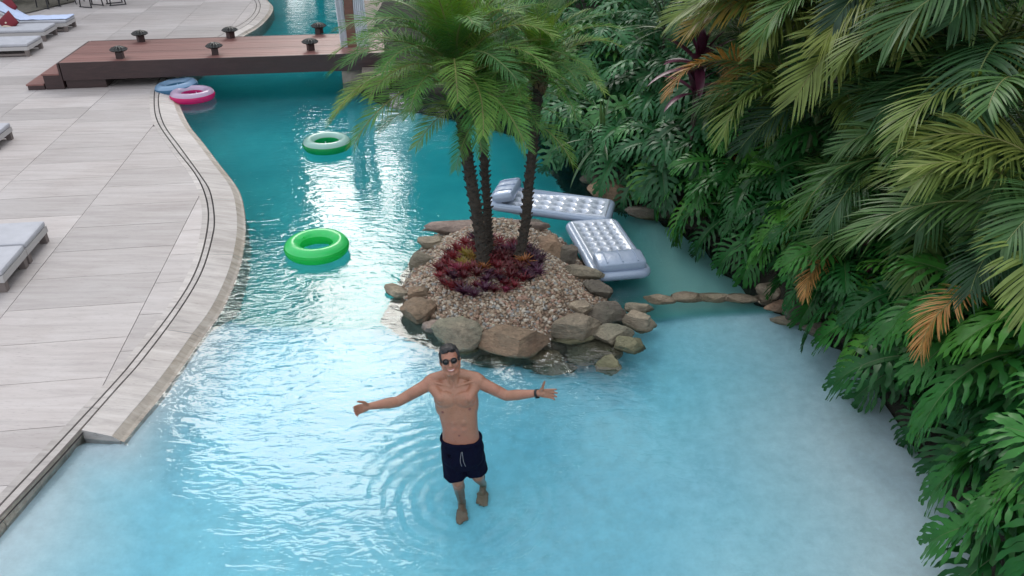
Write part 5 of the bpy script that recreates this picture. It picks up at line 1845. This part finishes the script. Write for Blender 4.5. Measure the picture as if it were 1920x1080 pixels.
# neck and head
B.cap(W((-.470, 5.305, 1.04)), W((-.486, 5.275, 1.19)), .058, .054)
for sx in (-1, 1): B.cap(W((-.47 + sx * .018, 5.232, 1.06)), W((-.485 + sx * .05, 5.28, 1.19)), .014, .016)
HC = Vector((-.493, 5.268, 1.268))
fz = Vector((.07, -.90, .43)).normalized()                 # where the face looks
ux = (Vector((-.16, .38, .9))); ux = (ux - fz * ux.dot(fz)).normalized()
rx = ux.cross(fz).normalized()                              # towards the picture's right
if rx.x < 0: rx = -rx
HM = Matrix((rx, fz, ux)).transposed()                      # local (right, forward, up)
def H(a, b, c): return W(HC + rx * a + fz * b + ux * c)
B.ell(H(0, -.018, .035), (.076, .096, .090), HM)            # skull
B.ell(H(0, .020, -.02), (.066, .070, .082), HM)             # face
B.ell(H(0, .030, -.078), (.046, .050, .040), HM)            # jaw
B.ell(H(0, .062, -.102), (.022, .020, .016), HM)            # chin
B.cap(H(0, .090, .012), H(0, .112, -.028), .010, .014)      # nose
B.cap(H(-.012, .098, -.032), H(.012, .098, -.032), .010, .010)
B.cap(H(-.040, .078, .028), H(.040, .078, .028), .013, .013)    # brow
for sx in (-1, 1):
    B.ell(H(sx * .043, .062, -.025), (.022, .022, .020), HM)    # cheeks of a smile
    B.ell(H(sx * .078, -.010, -.005), (.010, .018, .030), HM)   # ears
    B.cap(H(sx * .058, -.01, -.05), H(sx * .03, .05, -.098), .022, .018)
B.ell(H(0, .080, -.060), (.030, .016, .016), HM)
# hands: palm, four unequal bent fingers and a thumb
def hand(wr, fwd, up, palm, curl, spread, thumb_up, flip):
    fwd = fwd.normalized(); up = (up - fwd * up.dot(fwd)).normalized(); nrm = fwd.cross(up).normalized()
    if nrm.dot(palm) < 0: nrm = -nrm                        # the palm's side
    B.cap(W(wr), W(wr + fwd * .03), .026, .027)
    for k in range(4):
        off = (1.5 - k) * .0205
        B.cap(W(wr + fwd * .022 + up * off * .7), W(wr + fwd * .088 + up * off), .0145, .0115)
    ls = (.070, .080, .074, .058)
    for k in range(4):
        off = (1.5 - k) * .0215
        d = (fwd + up * spread * (1.5 - k)).normalized()
        p = wr + fwd * .088 + up * off
        pts = [(W(p), .0105)]
        ang = 0.0
        for s, fr in enumerate((.42, .32, .26)):
            ang += curl[k] * (.8, 1.0, .8)[s]
            dd = d * cos(ang) + nrm * sin(ang)
            p = p + dd * ls[k] * fr
            pts.append((W(p), .0098 - .0010 * s))
        B.chain(pts)
    b0 = wr + fwd * .022 + up * .022 + nrm * .008
    t1 = b0 + (up * .75 + fwd * .55 + nrm * .35).normalized() * .045
    t2 = t1 + (up * thumb_up + fwd * (1 - thumb_up * .6) + nrm * .15).normalized() * .034
    t3 = t2 + (up * thumb_up + fwd * (1.1 - thumb_up * .6)).normalized() * .026
    B.chain([(W(b0), .018), (W(t1), .0125), (W(t2), .0110), (W(t3), .0095)])
cam_dir = (Vector((0, 0, CAM_H)) - HC).normalized()
hand(WR_L, PY(1052, 739, 5.07) - WR_L, Vector((.1, .2, 1)), cam_dir, (.12, .16, .2, .28), .10, 1.0, 1)
hand(WR_R, PY(656, 772, 4.96) - WR_R, Vector((-.25, .1, 1)), Vector((.3, -.75, -.55)), (.35, .45, .5, .6), .07, .35, -1)
body = B.fuse('body', MAT['skin'], man, 0.0052, 10)

# shorts
Q = Body()
Q.sections([(*W((a, b, c)), w, d) for a, b, c, w, d in [(-.42, 5.205, .26, .150, .115), (-.42, 5.20, .34, .176, .130), (-.42, 5.20, .44, .181, .130), (-.422, 5.195, .52, .168, .116), (-.424, 5.192, .555, .163, .110)]], 2.5)
for sgn, hip, hem, r1 in ((-1, (-.505, 5.20, .38), (-.487, 5.195, .135), .104), (1, (-.335, 5.21, .38), (-.316, 5.245, .145), .104)):
    hip, hem = Vector(hip), Vector(hem)
    rows = []
    for k in range(7):
        t = k / 6; c = W(hip.lerp(hem, t)); rr = .096 + (r1 - .096) * t
        rows.append([c + Vector((cos(2 * pi * a / 28) * rr * (1.0 + .035 * sin(a * 1.7 + sgn) * t), sin(2 * pi * a / 28) * rr * (1.08 + .04 * cos(a * 1.3) * t), 0)) for a in range(28)])
    Q._loft(rows)
def crumple(co, n):
    return n * (0.010 * mnoise.noise(Vector((co.x * 9, co.y * 9, co.z * 5))) + 0.005 * mnoise.noise(Vector((co.x * 24, co.y * 24, co.z * 13 + 4))))
shorts = Q.fuse('swim_shorts', MAT['navy'], man, 0.006, 3, crumple)
g = Geo()
for dx in (-.012, .014):
    g2 = Geo()
    pth = [PY(866, 846, 5.055) + Vector((dx * .3, -.012, 0)), PY(866, 862, 5.05) + Vector((dx, -.018, 0)), PY(868, 872, 5.05) + Vector((dx * 1.2 + .006, -.016, 0))]
    g2.tube([W(p) for p in smooth_curve(pth, 5)], .0018, 6)
    g2.obj('drawstring', MAT['white'], man, True)
wb = [W(Vector((-.424 + .166 * math.copysign(abs(cos(a)) ** .83, cos(a)), 5.192 + .113 * math.copysign(abs(sin(a)) ** .83, sin(a)), .545))) for a in [2 * pi * k / 48 for k in range(48)]]
g = Geo(); g.tube(wb, .012, 8, closed=True); g.obj('waistband', MAT['navy'], man, True)

# hair: short, swept up at the front, sides close to the head
Hh = Body()
Hh.ell(H(0, -.028, .046), (.0815, .098, .092), HM)
Hh.ell(H(0, .035, .098), (.058, .040, .030), HM)
Hh.ell(H(-.02, .055, .092), (.030, .024, .022), HM); Hh.ell(H(.025, .052, .095), (.032, .026, .024), HM)
for sx in (-1, 1): Hh.ell(H(sx * .071, .012, .035), (.011, .022, .045), HM)
hr = Hh.fuse('hair', MAT['hair'], man, 0.005, 2, lambda co, n: n * (.006 * mnoise.noise(co * 45) + .004 * mnoise.noise(co * 90)))
# keep the face free: drop the part of the hair shell in front of the hairline
bm = bmesh.new(); bm.from_mesh(hr.data)
HCw = W(HC)
kill = []
for f in bm.faces:
    q = f.calc_center_median() - HCw
    a, b, c = q.dot(rx), q.dot(fz), q.dot(ux)
    if (b > .035 and c < .068 + .10 * max(0, abs(a) - .04)) or (b > -.005 and c < -.012) or c < -.045: kill.append(f)
bmesh.ops.delete(bm, geom=kill, context='FACES'); bm.to_mesh(hr.data); bm.free()

# sunglasses
sg = bpy.data.objects.new('sunglasses', None); COL.objects.link(sg); sg.parent = man
for sx in (-1, 1):
    c = H(sx * .033, .100, .010)
    n = 24
    rim = [c + rx_ for rx_ in [rx * cos(2 * pi * k / n) * .0235 + ux * sin(2 * pi * k / n) * .0215 - fz * (.006 * cos(2 * pi * k / n) * sx) for k in range(n)]]
    g = Geo()
    g.v = list(rim) + [p - fz * .004 for p in rim] + [c + fz * .003, c - fz * .006]
    for k in range(n):
        l = (k + 1) % n
        g.f += [(k, l, 2 * n), (n + l, n + k, 2 * n + 1), (k, n + k, n + l, l)]
        g.m += [0, 0, 0]
    g.obj('lens', MAT['lens'], sg, True)
    g = Geo(); g.tube(rim, .0032, 6, closed=True); g.obj('rim', MAT['black'], sg, True)
    g = Geo(); g.tube([H(sx * .056, .094, .016), H(sx * .074, .07, .016), H(sx * .083, -.02, .012)], .003, 6); g.obj('temple', MAT['black'], sg, True)
g = Geo(); g.tube([H(-.011, .104, .016), H(0, .108, .019), H(.011, .104, .016)], .003, 6); g.obj('bridge', MAT['black'], sg, True)
# smile, nipples, navel, eyebrows
g = Geo()
for j in range(2):
    for i in range(9):
        x = (i - 4) * .0058
        g.v.append(H(x, .0985 - 9 * x * x - .001 * j, -.058 + 11 * x * x * (1.0 if j == 0 else .35) - .011 * j * (1 - (x / .026) ** 2)))
for i in range(8): g.f.append((i, i + 1, 10 + i, 9 + i)); g.m.append(0)
g.obj('teeth', MAT['teeth'], man)
for up_ in (1, -1):
    g = Geo(); g.tube([H((i - 4) * .0066, .0975 - 9 * ((i - 4) * .0066) ** 2, -.058 + (11 * ((i - 4) * .0066) ** 2 if up_ > 0 else -.012 + 11 * ((i - 4) * .0066) ** 2 * 1.45)) for i in range(9)], .0036, 6)
    g.obj('lip', MAT['lips'], man, True)
dg = bpy.context.evaluated_depsgraph_get(); dg.update()
def on_body(u, v):
    """point of the skin seen at pixel (u, v)"""
    o = Vector((0, 0, CAM_H)); d = (PY(u, v, 5.0) - o).normalized()
    hit, loc, nr, _ = body.ray_cast(o - man_o, d)
    return (loc, nr) if hit else (None, None)
for nm, u, v, rr in (('nipple', 830, 773, .0125), ('nipple', 881, 767, .0125), ('navel', 861, 817, .009)):  # navel: dark disc without a hollow, its shade put into the colour
    loc, nr = on_body(u, v)
    if loc is None: continue
    bm = bmesh.new(); bmesh.ops.create_uvsphere(bm, u_segments=14, v_segments=8, radius=rr)
    bmesh.ops.scale(bm, vec=(1, 1, .22), verts=bm.verts)
    o = bm_obj(nm, bm, MAT['areola'], man, True)
    o.location = loc; o.rotation_euler = nr.to_track_quat('Z', 'Y').to_euler()
# wrist watch on the arm at the picture's right
fd = (WR_L - EL_L).normalized()
wc = WR_L - fd * .015
q = Vector((0, 0, 1)).rotation_difference(fd)
bm = bmesh.new(); bmesh.ops.create_cone(bm, cap_ends=False, segments=28, radius1=.0335, radius2=.0325, depth=.022)
wt = bm_obj('watch', bm, MAT['black'], man, True)
wt.location = W(wc); wt.rotation_euler = q.to_euler()
wt.modifiers.new('thickness', 'SOLIDIFY').thickness = .004
bm = bmesh.new(); bmesh.ops.create_cone(bm, cap_ends=True, segments=28, radius1=.019, radius2=.017, depth=.010)
wf = bm_obj('watch_case', bm, MAT['lens'], wt, True)
nd = (Vector((0, -.5, -.8)) - fd * Vector((0, -.5, -.8)).dot(fd)).normalized()
loc = q.inverted() @ (nd * .036)
wf.location = loc; wf.rotation_euler = loc.to_track_quat('Z', 'Y').to_euler()
#@@PART6
